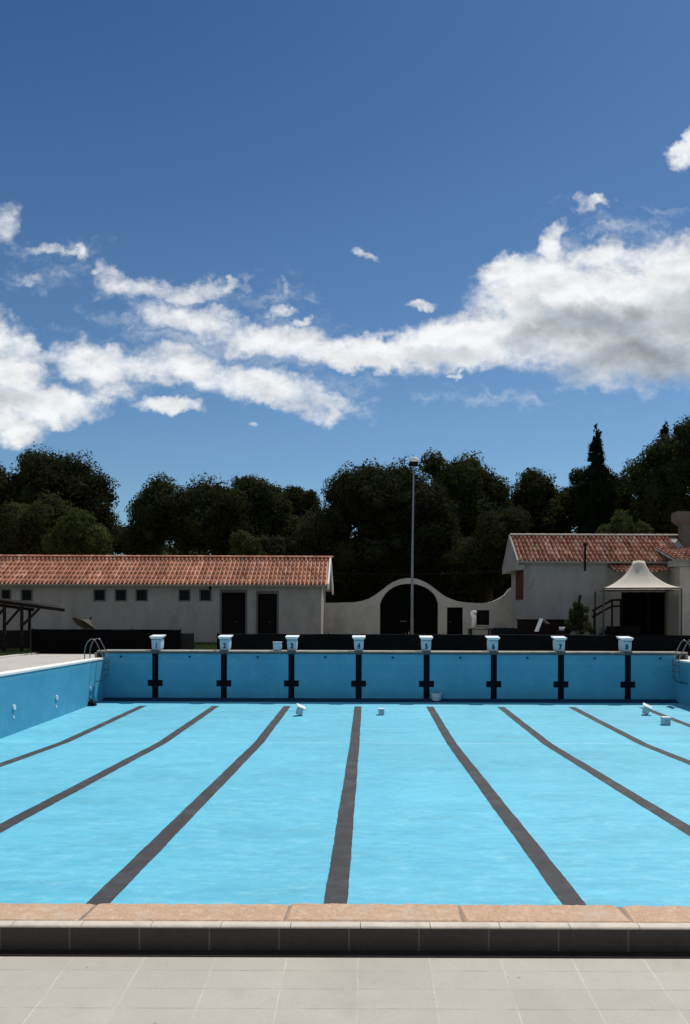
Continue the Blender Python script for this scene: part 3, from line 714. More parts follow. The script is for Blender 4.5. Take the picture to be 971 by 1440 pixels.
# plaster gable under the overhang
m.prism([(ye+.25, 4.05), (yr_, zr_-.2), (40.0, 3.85), (40.0, 3.80), (ye+.25, 3.80)], xl-.02, xh-.001, 'yz')
m.build('gable', M['plaster'], RH)
m = MB(); y0, y1 = 36.62, 38.25; z0, z1 = Z(843, 37.2, 730), Z(801, 37.2, 730)
m.box(xh-.06, xh-.002, y0, y1, z0, z1, .01)
for q in range(12): zz = z0+.06+(z1-z0-.12)*q/12; m.box(xh-.075, xh-.061, y0+.08, (y0+y1)/2-.04, zz, zz+.06); m.box(xh-.075, xh-.061, (y0+y1)/2+.04, y1-.08, zz, zz+.06)
m.build('shutter', M['shutter'], RH)
m = MB(); xa = X(823, 36.0); m.tube([(xa, 36.02, Z(803, 36, 823)), (xa, 36.02, Z(766, 36, 823))], .055, 10); m.tube([(xa, 36.02, Z(767, 36, 823)), (xa, 36.02, Z(763.5, 36, 823))], .10, 10); m.build('flue_pipe', M['iron'], RH)
# narrow tiled canopy over the veranda
x0, x1 = X(862, 35.7), X(938, 35.7)
cz0, cz1 = Z(803.5, 35.6, 900), Z(797, 36.4, 900)
m = MB(); roof_slab(m, x0, x1, 35.6, cz0, DH-.003, cz1+.10, .06); cn = m.build('door_canopy', M['frame'], RH)
tile_slope(x0, x1, 35.58, cz0, DH-.01, cz1+.10, .2, .42).build('canopy_tiles', mt2, cn)

# ---- neighbouring taller block at the right edge, with a flared tower
NB = empty('corner_building', (X(985, 35), 35.2, .24), 'pale building with a flared pinkish tower at the right edge of the view', 'building')
xa = X(956, 35.2)
m = MB(); m.box(xa, xa+5, 35.2, 36.45, 0, Z(797, 35.2, 960)); m.build('wall', M['plaster_arch'], NB)
m = MB(); m.box(X(944, 35.2), xa+5.3, 34.9, 35.6, Z(797, 35.2, 960)+.002, Z(788.5, 35.2, 960)); m.build('fascia_board', M['plaster'], NB)
xe = X(944, 35.0)
rr = MB(); roof_slab(rr, xe, xa+5.5, 34.75, Z(788, 34.75, 950)+.06, 37.2, Z(775, 37.2, 960)+.15, .07); nr_ = rr.build('roof', M['plaster'], NB)
tile_slope(xe, xa+5.5, 34.7, Z(788, 34.75, 950)+.06, 37.2, Z(775, 37.2, 960)+.15, .2, .42).build('roof_tiles', mt2, nr_)
m = MB(); D = 37.6; a0, a1 = X(953.5, D+.5), X(1010, D); b0, b1 = X(943.5, D+.6), X(1020, D)
zt = Z(719.5, D, 960); zm = Z(731, D, 950); zn = Z(739, D, 950)
for (q0, q1, y0, y1, z0) , (p0, p1, w0, w1, z1) in (((a0, a1, D, D+.5, 0), (a0, a1, D, D+.5, zn)), ((a0, a1, D, D+.5, zn), (b0, b1, D-.1, D+.6, zm)), ((b0, b1, D-.1, D+.6, zm), (b0+.02, b1, D-.1, D+.6, zt))):
    m.add([(q0, y0, z0), (q1, y0, z0), (q1, y1, z0), (q0, y1, z0), (p0, w0, z1), (p1, w0, z1), (p1, w1, z1), (p0, w1, z1)], [(0,1,5,4), (1,2,6,5), (2,3,7,6), (3,0,4,7), (4,5,6,7)])
m.build('tower', M['plaster_pink'], NB)
m = MB(); m.box(b0+.85, b1+.1, D-.15, D+.65, zt-.28, zt+.05, .02); m.build('tower_cap', M['plaster_arch'], NB)

# ------------------------------------------------------------------ cream peaked tent
A = Vector((10.1, 33.0)); th = R(-10); S = 3.15; u = Vector((math.cos(th), math.sin(th))); w_ = Vector((-math.sin(th), math.cos(th)))
cor = [A, A+u*S, A+u*S+w_*S, A+w_*S]; cen = (cor[0]+cor[2])/2+Vector((.12, 0)); ez = Z(826.5, 33, 880); pz = Z(788.5, 34, 898)
TN = empty('peaked_tent', (cen.x, cen.y, .05), 'cream canvas tent with a single tall peak and open sides, before the tiled house', 'tent')
m = MB(); NR, NSg = 22, 64; vs = []
for i in range(NR+1):
    t = i/NR
    for k in range(NSg):
        a = k/NSg*4; e_, f_ = int(a) % 4, a-int(a)
        p = cor[e_].lerp(cor[(e_+1) % 4], f_)
        ang = 2*math.pi*(k+NSg/8)/NSg
        q = Vector((cen.x, cen.y)).lerp(p, t)
        ring = (p-cen).normalized()*.24
        rad = cen+ring*(1-t)+(p-cen)*t
        h = float(np.interp(t, [0, .05, .12, .19, .30, .44, .57, .70, .85, 1], [1, .86, .71, .585, .43, .29, .18, .10, .04, 0]))
        fold = .020*math.cos(k*math.pi/2)*(1-t)*t*4*.35
        z = ez+(pz-ez)*h-.10*math.sin(math.pi*f_)*0*t+fold
        vs.append((rad.x, rad.y, z+.03*math.sin(f_*math.pi)*t*t*0))
m.add(vs, [(i*NSg+k, i*NSg+(k+1) % NSg, (i+1)*NSg+(k+1) % NSg, (i+1)*NSg+k) for i in range(NR) for k in range(NSg)], True)
m.add([(cen.x, cen.y, pz+.05)]+vs[:NSg], [(0, 1+k, 1+(k+1) % NSg) for k in range(NSg)], True)
cn = m.build('canopy', M['canvas'], TN); cn.modifiers.new('t', 'SOLIDIFY').thickness = .008
m = MB()
for k in range(4):
    a, b = cor[k], cor[(k+1) % 4]; NN = 24; vv = []
    for q in range(NN+1):
        p = a.lerp(b, q/NN); o_ = (p-cen).normalized()*.012
        vv += [(p.x+o_.x, p.y+o_.y, ez+.004), (p.x+o_.x*1.5, p.y+o_.y*1.5, ez-.085-.012*abs(math.sin(q*math.pi/4)))]
    m.add(vv, [(2*q, 2*q+1, 2*q+3, 2*q+2) for q in range(NN)])
vl = m.build('valance', M['canvas'], TN); vl.modifiers.new('t', 'SOLIDIFY').thickness = .006
m = MB()
for k in range(4): a, b = cor[k], cor[(k+1) % 4]; m.beam((a.x, a.y, ez-.035), (b.x, b.y, ez-.035), .03, .035)
m.build('eave_frame', M['iron'], TN)
for c in cor:
    m = MB(); m.tube([(c.x, c.y, 0), (c.x, c.y, ez-.06)], .038, 8); m.build('post', mottled('dark tent post', (.05, .05, .048), .2, 4), TN)
# ------------------------------------------------------------------ stairs with railing, shrub, wall, chair
ST = empty('staircase', (X(855, 35), 35.4, .2), 'dark outside steps with a sloping brown railing under the tent', 'stairs')
m = MB()
for i in range(6): xx = X(836, 35.4)+i*.16; m.box(xx, xx+.17 if i < 5 else xx+1.2, 35.1, 36.2, 0, .35+i*.16)
m.build('steps', M['brownwall'], ST)
for dz in (0, -.28):
    m = MB(); a = at(833, 859, 35.05); b = at(861, 844, 35.05); c = at(876, 843.5, 35.05)
    m.beam(a+Vector((0,0,dz)), b+Vector((0,0,dz)), .05, .09); m.beam(b+Vector((0,0,dz)), c+Vector((0,0,dz)), .05, .09); m.build('rail', M['rail'], ST)
for px in (836, 849, 861, 873):
    t = min(1, (px-833)/28); zt = at(833, 859, 35.05).z*(1-t)+at(861, 844, 35.05).z*t
    m = MB(); xx = X(px, 35.05); m.box(xx-.035, xx+.035, 35.01, 35.08, .1, zt); m.build('baluster', M['rail'], ST)
m = MB(); m.box(X(728.5, 35), X(800, 35), 34.9, 35.15, .0, Z(872.5, 35, 765), .01)
bw = empty('low_wall', (X(765, 35), 35, .1), 'low dark brown wall in front of the tiled house, behind the white chair', 'wall'); m.build('wall_blocks', M['brownwall'], bw)
m = MB(); m.box(X(728, 35)-.03, X(800, 35)+.03, 34.87, 35.18, Z(872.5, 35, 765)+.001, Z(871.5, 35, 765)+.02, .008); m.build('cap', M['brownwall'], bw)
CH = empty('plastic_chair', (X(761, 33.6), 33.6, .1), 'white plastic chair tipped against the low dark brown wall', 'chair')
a, b, c = at(755.5, 888, 33.4), at(762.5, 870, 33.7), at(769, 884, 33.9)
m = MB(); 
bk = Vector((.02, .34, 0))
for (p, q, wd) in ((a, b, .10),):
    m.add([p+Vector((-.05,0,0)), p+Vector((.06,0,0)), q+Vector((.06,0,0)), q+Vector((-.06,0,.0)), p+Vector((-.05,0,0))+bk, p+Vector((.06,0,0))+bk, q+Vector((.06,0,0))+bk, q+Vector((-.06,0,0))+bk], [(0,1,2,3), (7,6,5,4), (0,4,5,1), (1,5,6,2), (2,6,7,3), (3,7,4,0)])
m.build('backrest', M['white'], CH)
m = MB(); m.beam(b+Vector((.02,.15,-.03)), b+Vector((.30,.2,-.22)), .36, .035); m.build('seat', mottled('grey shaded plastic', (.30,.30,.29), .1, 5), CH)
for off in ((.10, .05), (.26, .32), (.05, .34), (.24, .02)):
    m = MB(); m.tube([b+Vector((off[0], off[1], -.10)), b+Vector((off[0]+.06, off[1]+.02, -.62))], .016, 6); m.build('leg', M['rail'], CH)
PB = MB(); c = at(790.5, 887, 33.4); PB.lathe([(.001, 0), (.10, 0), (.13, .16), (.12, .16), (.095, .01), (.001, .01)], c+Vector((0,0,0)), 16)
e = empty('basin', c, 'small white basin on the ground between the white chair and the shrub', 'basin'); PB.build('bowl', M['white'], e)
PD = MB(); PD.box(c.x-.2, c.x+.2, c.y-.2, c.y+.2, .05, c.z-.001); PD.build('stand', M['brownwall'], e)
# white cloth, table, covered pile below the arch wall window
TB = empty('outdoor_table', (X(675, 37), 37.0, .24), 'low dark wooden table below the barred window in the gateway wall', 'table')
zt = Z(883.5, 37, 675)
m = MB(); m.box(X(659, 37), X(693, 37), 36.6, 37.5, zt-.06, zt, .01); m.build('table_top', mottled('grey brown boards', (.07, .062, .05), .3, 4), TB)
for xx in (X(662, 37), X(690, 37)):
    for yy in (36.68, 37.42): m = MB(); m.box(xx-.04, xx+.04, yy-.04, yy+.04, .2, zt-.061); m.build('leg', M['wood_beam'], TB)
CL = empty('white_parasol', (X(666, 37), 37.0, zt), 'closed bright white parasol standing on the low table beside the barred window', 'parasol')
pts = [at(665, 883, 36.9), at(666, 879, 36.9), at(666.8, 874, 36.9), at(667, 869, 36.9), at(665.5, 865, 36.9), at(663.6, 863, 36.9), at(664.5, 861, 36.9), at(668, 859.8, 36.9), at(671, 860.5, 36.9)]
m = MB(); m.tube(pts, [.06, .085, .10, .105, .10, .075, .075, .06, .02], 12); m.build('folded_canopy', M['bright'], CL)
m = MB(); m.tube([(X(665, 36.9), 36.95, zt), (X(666.4, 36.9), 36.95, zt+.55)], .018, 8); m.tube([(X(665, 36.9), 36.95, zt), (X(665, 36.9), 36.95, zt+.03)], .12, 14); m.build('pole', M['galv'], CL)
CP = empty('covered_pile', (X(712, 36), 36, .2), 'low pile under a dark blue cover, between the table and the low brown wall', 'covered pile')
bm = bmesh.new(); bmesh.ops.create_grid(bm, x_segments=24, y_segments=12, size=.5)
for v in bm.verts:
    x, y = v.co.x, v.co.y; e1 = min(.5-abs(x), .5-abs(y)); z = Z(883.5, 36, 712)-.2*max(0, 1-e1/.12)-.03*math.sin(x*14+1)*math.cos(y*9)
    if e1 < .01: z = .1
    v.co = Vector((X(711, 36)+x*(X(728, 36)-X(690, 36)), 36+y*1.0, z))
m = MB(); m.bm(bm, True); m.build('cover', M['tarp'], CP)

# ------------------------------------------------------------------ pergola, left
PG = empty('pergola', (X(15, 32), 32, 0), 'dark wooden pergola with braced posts and a sloping slat roof, left of the pool', 'pergola')
def post(px, D, pyt, pyb):
    m = MB(); m.box(X(px, D)-.05, X(px, D)+.05, D-.05, D+.05, min(0, Z(pyb, D, px)), Z(pyt, D, px)); m.build('post', M['wood_beam'], PG)
post(6.5, 31.8, 848, 920); post(31, 31.8, 852, 919); post(42, 33.4, 856, 914); post(-40, 31.8, 841, 920); post(-14, 33.4, 848, 920)
for a, b in (((9, 878), (29, 855)), ((33, 878.5), (57, 854)), ((-36, 873), (-14, 851)), ((-5, 868), (6, 856))):
    m = MB(); m.beam(at(*a, 31.8), at(*b, 31.8), .07, .09); m.build('brace', M['wood_beam'], PG)
m = MB(); m.beam(at(-60, 838.5, 31.8), at(91, 858, 31.8), .09, .13); m.build('main_beam', M['wood_beam'], PG)
m = MB(); m.beam(at(-60, 843, 33.4), at(48, 857.5, 33.4), .09, .13); m.build('main_beam', M['wood_beam'], PG)
sl = MB()
for i in range(26):
    t = i/25; px = -60+t*118; p = at(px, 838.5+(px+60)*19.5/151-2.6, 31.8); 
    sl.beam(p+Vector((0, -.25, .03)), p+Vector((random.uniform(-.03, .03), 1.9, .03-.05+random.uniform(-.015, .015))), .10, .03)
sl.build('slat_roof', M['thatch'], PG)
# tilted parasol lying above the fence
PR = empty('tilted_parasol', tuple(at(125, 905, 33)), 'faded brown parasol tilted low over the black fence, right of the pergola', 'parasol')
apex = at(127, 870.5, 33); cc = at(124.5, 880.5, 33)
ax = (apex-cc).normalized(); ax = Vector((.42, .42, .80)).normalized()
s1 = ax.cross(Vector((0,1,0))).normalized(); s2 = ax.cross(s1)
m = MB(); N = 32; vs = [apex]; rim = []
cc2 = apex-ax*.36
for r_, dr in ((.33, .5), (.66, .82), (1, 1)):
    for k in range(N):
        a = 2*math.pi*k/N; rr = .62*r_*(1-.05*abs(math.sin(a*4)))
        p = apex-ax*.36*dr+(s1*math.cos(a)+s2*math.sin(a))*rr
        vs.append(p)
m.add(vs, [(0, 1+k, 1+(k+1) % N) for k in range(N)]+[(1+j*N+k, 1+j*N+(k+1) % N, 1+(j+1)*N+(k+1) % N, 1+(j+1)*N+k) for j in range(2) for k in range(N)], True)
o = m.build('canopy', M['parasol'], PR); o.modifiers.new('t', 'SOLIDIFY').thickness = .012
m = MB(); m.tube([apex+ax*.10, apex-ax*.02], .05, 8); m.build('finial', M['parasol'], PR)
m = MB(); m.tube([apex-ax*.05, at(133, 912, 33.4)], .02, 8); m.build('pole', M['galv'], PR)

# ------------------------------------------------------------------ floodlight pole
LP = empty('lamp_pole', (X(580, 34.5), 34.5, 0), 'tall slim grey floodlight pole standing in front of the arched gateway', 'lamp post')
D = 34.5; xb_, xt_ = X(579.8, D), X(581.4, D); zt = Z(655, D, 581); zmid = Z(868, D, 580)
m = MB(); m.tube([(xb_, D, 0), (xb_, D, zmid)], .070, 12); m.tube([(xb_, D, zmid), (xb_, D, Z(800, D))], .058, 12); m.tube([(xb_, D, Z(800, D)), (xt_, D, zt)], .052, 12, .034)
m.build('pole', M['galv'], LP)
m = MB(); m.box(xt_-.21, xt_+.19, D-.16, D+.22, Z(655, D, 581), Z(649.5, D, 581), .03); m.build('lamp_housing', M['iron'], LP)
m = MB(); m.lathe([(.21, 0), (.22, .03), (.20, .12), (.13, .19), (.001, .21)], (xt_+.01, D+.02, Z(649.3, D, 581)), 20); m.build('lamp_hood', M['bright'], LP)
m = MB(); m.tube([(xt_, D, zt), (xt_, D, zt+.02)], .06, 10); m.build('collar', M['iron'], LP)
m = MB(); pts = []
a, b = at(468, 806.5, 40.5), at(722, 803, 40.5)
for i in range(30): t = i/29; p = a.lerp(b, t); pts.append(p+Vector((0, 0, -.10*math.sin(math.pi*t))))
m.tube(pts, .010, 5); tag(set_origin(m.build('cable', M['cable']), a), 'thin overhead cable strung behind the arched gateway between the two tiled buildings', 'cable')

# ------------------------------------------------------------------ vegetation
def leaf_mesh(name, centers, radii, n_per, size, mat, parent, squash=1.0, core=.62):
    """leaf-sized quads on many clump shells + small dark cores inside the clumps"""
    C_ = np.asarray(centers, float); Rr = np.asarray(radii, float)
    n_per = int(n_per*1.7); w = Rr**2; cnt = np.maximum(8, (n_per*w/w.sum()).astype(int)); idx = np.repeat(np.arange(len(Rr)), cnt); n = len(idx)
    d = rng.normal(size=(n, 3)); d /= np.linalg.norm(d, axis=1)[:, None]
    rad = Rr[idx]*rng.uniform(.62, 1.08, n)**.6
    lump = 1+.22*np.sin(d[:, 0]*5+C_[idx, 0]*3)*np.cos(d[:, 1]*4+C_[idx, 2]*2)+.12*np.sin(d[:, 2]*9+C_[idx, 1])
    P = C_[idx]+d*(rad*lump)[:, None]*np.array([1, 1, squash])
    nrm = d+rng.normal(0, .38, (n, 3)); nrm /= np.linalg.norm(nrm, axis=1)[:, None]
    t = np.cross(nrm, rng.normal(size=(n, 3))); t /= np.linalg.norm(t, axis=1)[:, None]; b = np.cross(nrm, t)
    s = size*.72*rng.uniform(.5, 1.25, n)[:, None]
    V = np.stack([P-t*s, P+b*s*.55-t*s*.1, P+t*s, P-b*s*.55+t*s*.1], 1).reshape(-1, 3)
    Fq = np.arange(n*4).reshape(-1, 4)
    vs = [V]; fs = Fq.tolist(); base = len(V)
    if core:
        bm = bmesh.new(); bmesh.ops.create_icosphere(bm, subdivisions=1, radius=1); iv = np.array([v.co[:] for v in bm.verts]); bm.verts.index_update()
        ifc = [[v.index for v in f.verts] for f in bm.faces]; bm.free()
        for c, r in zip(C_, Rr):
            vs.append(c+iv*r*core*np.array([1, 1, squash])*rng.uniform(.85, 1.15, (len(iv), 1))); fs += [[i+base for i in f] for f in ifc]; base += len(iv)
    V = np.concatenate(vs); off = parent_world(parent) if parent else Vector((0,0,0)); V = V-np.array(off[:])
    me = bpy.data.meshes.new(name); me.from_pydata(V.tolist(), [], fs); me.materials.append(mat); me.update()
    o = bpy.data.objects.new(name, me); col.objects.link(o)
    if parent: o.parent = parent
    return o
def in_ellipses(px, py, E): return any(((px-a)/c)**2+((py-b)/d)**2 < 1 for a, b, c, d in E)
def tree(name, label, E, D, lump, nlump, nleaf, mat, size=.15, cat='tree', group='trees behind the buildings', depth=None, trunk=None, edge=.0):
    """E: the lobes of the crown, measured as (x, y, half width, half height)"""
    bx_ = sum(e[0]*e[2] for e in E)/sum(e[2] for e in E) if trunk is None else trunk
    root = empty(name, (X(bx_, D), D, zg(0, D)), label, cat, group)
    C_, Rr = [], []; k = D/F
    area = sum(e[2]*e[3] for e in E)
    for (ex, ey, ea, eb) in E:
        n = max(3, int(nlump*ea*eb/area)); dp = depth or min(ea, eb*1.3)*k
        for _ in range(n):
            v = Vector((random.gauss(0,1), random.gauss(0,1), random.gauss(0,1))).normalized()
            if v.y > .35: v.y = -v.y
            r = lump*random.uniform(.6, 1.45); q = random.uniform(.72, 1.0) if random.random() < .75 else random.uniform(.2, .7)
            sx = max(.15, 1-r/(ea*k)); sz = max(.15, 1-r/(eb*k))
            C_.append((X(ex, D)+v.x*ea*k*sx*q, D+v.y*dp*q, Z(ey, D, ex)+v.z*eb*k*sz*q)); Rr.append(r)
    leaf_mesh('crown', C_, Rr, nleaf, size, mat, root)
    cb = Vector(C_[0]); zc = sum(c[2] for c in C_)/len(C_)
    m = MB(); base = Vector((X(bx_, D), D, zg(0, D)-.1)); top_ = Vector((base.x+random.uniform(-.4, .4), D, zc))
    r0 = .05*(zc-base.z)+.05; mid = base.lerp(top_, .45)+Vector((random.uniform(-.2, .2), 0, 0))
    m.tube([base, base+Vector((0,0,.3)), mid, top_], [r0*1.35, r0, r0*.75, r0*.35], 9)
    for _ in range(7):
        c = Vector(random.choice(C_)); s = mid.lerp(top_, random.uniform(0, .8)); m.tube([s, s.lerp(c, .5)+Vector((0,0,.15)), c], [r0*.35, r0*.22, r0*.08], 6)
    m.build('trunk', M['bark'], root)
    return root
G = 'trees behind the buildings'
tree('oak_tree', 'tall dark round-headed tree at the left edge, behind the light green trees', [(60,690,68,60),(20,715,60,62),(118,712,50,58),(140,745,40,55),(55,655,38,26),(100,665,36,27),(130,685,30,30),(5,680,30,26),(-50,700,60,55),(60,745,90,50)], 62, 1.15, 150, 42000, M['leaf_deep'], .16)
tree('leafy_tree', 'mid green bushy tree just above the left end of the long tiled roof', [(30,745,45,45),(75,735,40,48),(10,770,40,30),(-40,750,50,50)], 52, .75, 80, 22000, M['leaf_mid'], .13)
tree('leafy_tree', 'lighter green bushy tree over the long roof, left of the notch in the tree line', [(112,752,38,38),(135,762,30,26),(88,765,32,24)], 50, .6, 60, 15000, M['leaf_light'], .12)
tree('oak_tree', 'broad dark green tree over the long roof, right of the notch in the tree line', [(215,725,36,48),(245,720,42,46),(290,712,42,50),(262,750,80,40),(200,760,30,35),(325,720,34,48),(230,692,26,18),(345,760,30,40)], 58, .95, 150, 36000, M['leaf_oak'], .15)
tree('oak_tree', 'dark tree with a lumpy top left of the big central dome', [(362,700,30,34),(385,705,30,30),(345,730,40,50),(392,745,44,55),(350,690,26,24)], 60, .85, 90, 24000, M['leaf_oak'], .15)
tree('oak_tree', 'small dark round-topped tree filling the dip left of the big central dome', [(425,708,30,26),(430,740,36,45),(412,700,18,18)], 66, .8, 50, 12000, M['leaf_deep'], .16)
tree('oak_tree', 'largest dark domed tree, left of and behind the lamp pole', [(530,715,72,74),(470,745,44,62),(585,735,62,72),(500,700,50,48),(560,690,50,45),(440,760,30,45),(530,790,90,60),(610,780,50,70)], 50, .95, 190, 52000, M['leaf_deep'], .13)
tree('oak_tree', 'dark domed tree just right of the lamp pole top', [(655,690,50,56),(690,705,34,45),(625,690,28,44),(665,740,56,60),(607,655,11,11)], 58, .95, 110, 28000, M['leaf_oak'], .15)
tree('oak_tree', 'dull dark tree above the left end of the weathered tiled roof', [(690,770,50,60),(665,800,50,50),(720,745,30,40)], 48, .8, 80, 24000, M['leaf_deep'], .12)
tree('oak_tree', 'low dark tree between the right dome and the tall cypress', [(752,700,36,38),(745,675,24,16),(785,712,34,32),(770,745,60,45),(728,715,22,30)], 60, .85, 90, 22000, M['leaf_oak'], .15)
tree('oak_tree', 'dark tree between the tall cypress and the right-hand big tree', [(860,705,34,38),(885,730,30,40),(870,690,20,20)], 62, .8, 50, 12000, M['leaf_deep'], .16)
tree('oak_tree', 'very tall dark tree rising at the right edge of the view', [(940,660,44,50),(965,640,44,52),(1000,660,60,72),(915,700,38,52),(950,720,60,60),(925,640,26,24),(975,610,30,24),(900,665,20,22)], 52, .85, 150, 36000, M['leaf_oak'], .13)
tree('leafy_tree', 'light green low tree just above the ridge of the weathered tiled roof', [(872,745,22,18),(850,752,18,10),(898,750,18,12),(872,733,10,9)], 44, .38, 44, 9000, M['leaf_light'], .09, trunk=872)
tree('leafy_tree', 'pale green bush leaning over the right part of the long tiled roof', [(352,772,16,22),(340,760,12,16),(364,785,14,12)], 47, .45, 30, 6000, M['leaf_mid'], .10)
def cypress(name, label, px, py_top, prof, D, nleaf, group=G):
    """prof: (y, half width) down the tree"""
    root = empty(name, (X(px, D), D, zg(0, D)), label, 'cypress tree', group); C_, Rr = [], []; k = D/F
    ys_ = [p[0] for p in prof]; hw = [p[1] for p in prof]; y = py_top
    while y < ys_[-1]:
        h = np.interp(y, ys_, hw); n = max(1, int(h/3.0))
        for _ in range(n):
            a = random.uniform(0, 6.28); q = random.uniform(.3, 1)*h*k; r = max(.10, min(.55, h*k*.42))*random.uniform(.6, 1.2)
            q = max(0, q-r*.5)
            C_.append((X(px, D)+math.cos(a)*q+.06*math.sin(y*.3), D-abs(math.sin(a))*q, Z(y, D, px))); Rr.append(r)
        y += max(1.6, h*.16)
    leaf_mesh('crown', C_, Rr, nleaf, .10, M['leaf_cyp'], root, 1.25)
    m = MB(); m.tube([(X(px, D), D, zg(0, D)-.1), (X(px, D), D, Z(py_top+40, D, px)), (X(px, D), D, Z(py_top, D, px))], [.28, .10, .02], 8); m.build('trunk', M['bark'], root)
cypress('cypress_tree', 'tall pointed cypress rising above the tree line over the tiled house', 838, 597, [(597,1.5),(605,5),(615,8.5),(622,9),(632,12),(639,11),(648,14),(656,12),(662,17),(672,24),(690,27),(730,32),(790,36)], 54, 26000)
cypress('cypress_tree', 'small dark cypress tip showing behind the tall tree at the right edge', 935, 593, [(593,1.5),(599,6),(607,10),(614,9),(625,14),(650,18),(720,24)], 66, 9000)
# side lobe on the cypress shoulder is a separate dark tree
tree('oak_tree', 'dark low tree tucked behind the left shoulder of the tall cypress', [(815,700,16,36),(820,740,24,50),(812,672,7,12)], 57, .6, 34, 9000, M['leaf_deep'], .13)
# shrub by the tent
SH = empty('shrub', (X(813, 33.6), 33.6, .08), 'green shrub growing between the white basin and the tent', 'shrub'); C_, Rr = [], []
for _ in range(46):
    t = random.random(); px = 813+random.uniform(-18, 19)*(1-.55*t); py = 890-t*40
    C_.append((X(px, 33.6), 33.6+random.uniform(-.35, .35), Z(py, 33.6, px))); Rr.append(random.uniform(.08, .17))
for q in range(5): C_.append((X(815+q*.3, 33.6), 33.6, Z(846-q*2, 33.6, 815))); Rr.append(.06)
leaf_mesh('foliage', C_, Rr, 9000, .045, M['leaf_mid'], SH, core=.4)
m = MB()
for _ in range(7):
    c = Vector(random.choice(C_)); m.tube([(X(813, 33.6)+random.uniform(-.1, .1), 33.6, 0), c], [.02, .008], 5)
m.build('stems', M['bark'], SH)
# undergrowth of the wood behind everything
C_, Rr = [], []
for _ in range(620):
    px = random.uniform(-260, 1230); D = random.uniform(66, 74); C_.append((X(px, D), D, random.uniform(.4, 9.6+1.0*math.sin(px*.021)))); Rr.append(random.uniform(.9, 2.0))
o = leaf_mesh('undergrowth', C_, Rr, 110000, .2, M['leaf_deep'], None, core=.8); tag(o, 'dark mass of undergrowth at the foot of the wood', 'undergrowth', kind='stuff')
C_, Rr = [], []
for _ in range(520):
    px = random.uniform(330, 900); D = random.uniform(53.5, 55.5); C_.append((X(px, D), D, random.uniform(.3, 6.8))); Rr.append(random.uniform(.5, .9))
o = leaf_mesh('hedge', C_, Rr, 60000, .14, M['leaf_deep'], None, core=.75); tag(o, 'dark thicket of shrubs between the trees behind the arched gateway wall', 'hedge', kind='stuff')

# ------------------------------------------------------------------ sky, sun
SUN_EL, SUN_AZ = R(60), R(35)
W = bpy.data.worlds.new('World'); scene.world = W; W.use_nodes = True; T = W.node_tree; T.nodes.clear()
def N_(typ, **kw):
    nd = T.nodes.new(typ)
    for k, v in kw.items(): setattr(nd, k, v)
    return nd
def L_(a, b): T.links.new(a, b)
def MA(op, a, b=0., c=0., clamp=False):
    m = N_('ShaderNodeMath', operation=op); m.use_clamp = clamp
    for i, v in enumerate((a, b, c)):
        if isinstance(v, bpy.types.NodeSocket): L_(v, m.inputs[i])
        else: m.inputs[i].default_value = v
    return m.outputs[0]
def VM(op, a, b=None, out=0, scale=None):
    m = N_('ShaderNodeVectorMath', operation=op)
    for i, v in enumerate((a, b)):
        if v is None: continue
        if isinstance(v, bpy.types.NodeSocket): L_(v, m.inputs[i])
        else: m.inputs[i].default_value = v
    if scale is not None: m.inputs['Scale'].default_value = scale
    return m.outputs[out]
def NZ(vec, scale, detail, rough, out='Fac'):
    n = N_('ShaderNodeTexNoise'); n.inputs['Scale'].default_value = scale; n.inputs['Detail'].default_value = detail; n.inputs['Roughness'].default_value = rough
    L_(vec, n.inputs['Vector']); return n.outputs[out]
def MR(v, a, b, c=0., d=1., smooth=True):
    m = N_('ShaderNodeMapRange', interpolation_type='SMOOTHSTEP' if smooth else 'LINEAR'); L_(v, m.inputs[0])
    for i, q in enumerate((a, b, c, d)): m.inputs[i+1].default_value = q
    return m.outputs[0]
sky = N_('ShaderNodeTexSky', sky_type='NISHITA'); sky.sun_disc = False
sky.sun_elevation = SUN_EL; sky.sun_rotation = SUN_AZ; sky.altitude = 0; sky.air_density = 1.0; sky.dust_density = .6; sky.ozone_density = 3.0
SKY_STR = .05
tc = N_('ShaderNodeTexCoord'); sp = N_('ShaderNodeSeparateXYZ'); L_(tc.outputs['Generated'], sp.inputs[0])
yy = MA('MAXIMUM', sp.outputs[1], .05)
# direction -> flat cloud-layer plane coordinates (100 units = 5.3 degrees)
U = MA('MULTIPLY_ADD', MA('DIVIDE', sp.outputs[0], yy), 10.84, 5.175); V = MA('MULTIPLY_ADD', MA('DIVIDE', sp.outputs[2], yy), -10.84, 8.66)
cb = N_('ShaderNodeCombineXYZ'); L_(U, cb.inputs[0]); L_(V, cb.inputs[1]); P0 = cb.outputs[0]
w1 = VM('SCALE', VM('SUBTRACT', NZ(P0, 1.7, 3, .5, 'Color'), (.5, .5, .5)), scale=.55)
w2 = VM('SCALE', VM('SUBTRACT', NZ(P0, 5.5, 5, .6, 'Color'), (.5, .5, .5)), scale=.30)
P1 = VM('ADD', VM('ADD', P0, w1), w2)
def ell(vec, cx, cy, rx, ry, rot=0, s=1.):
    mp = N_('ShaderNodeMapping', vector_type='TEXTURE'); L_(vec, mp.inputs[0])
    mp.inputs['Location'].default_value = (cx/100, cy/100, 0); mp.inputs['Rotation'].default_value = (0, 0, R(rot)); mp.inputs['Scale'].default_value = (rx/100, ry/100, 1)
    fl_ = VM('MULTIPLY', mp.outputs[0], (1, 1, 0))
    r2 = VM('DOT_PRODUCT', fl_, fl_, 1)
    return MA('MULTIPLY_ADD', r2, -s, s)
def union(vec, L, k=.25):
    acc = None
    for e in L:
        v = MA('MAXIMUM', ell(vec, *e), -1.5)
        acc = v if acc is None else MA('SMOOTH_MAX', acc, v, k)
    return acc
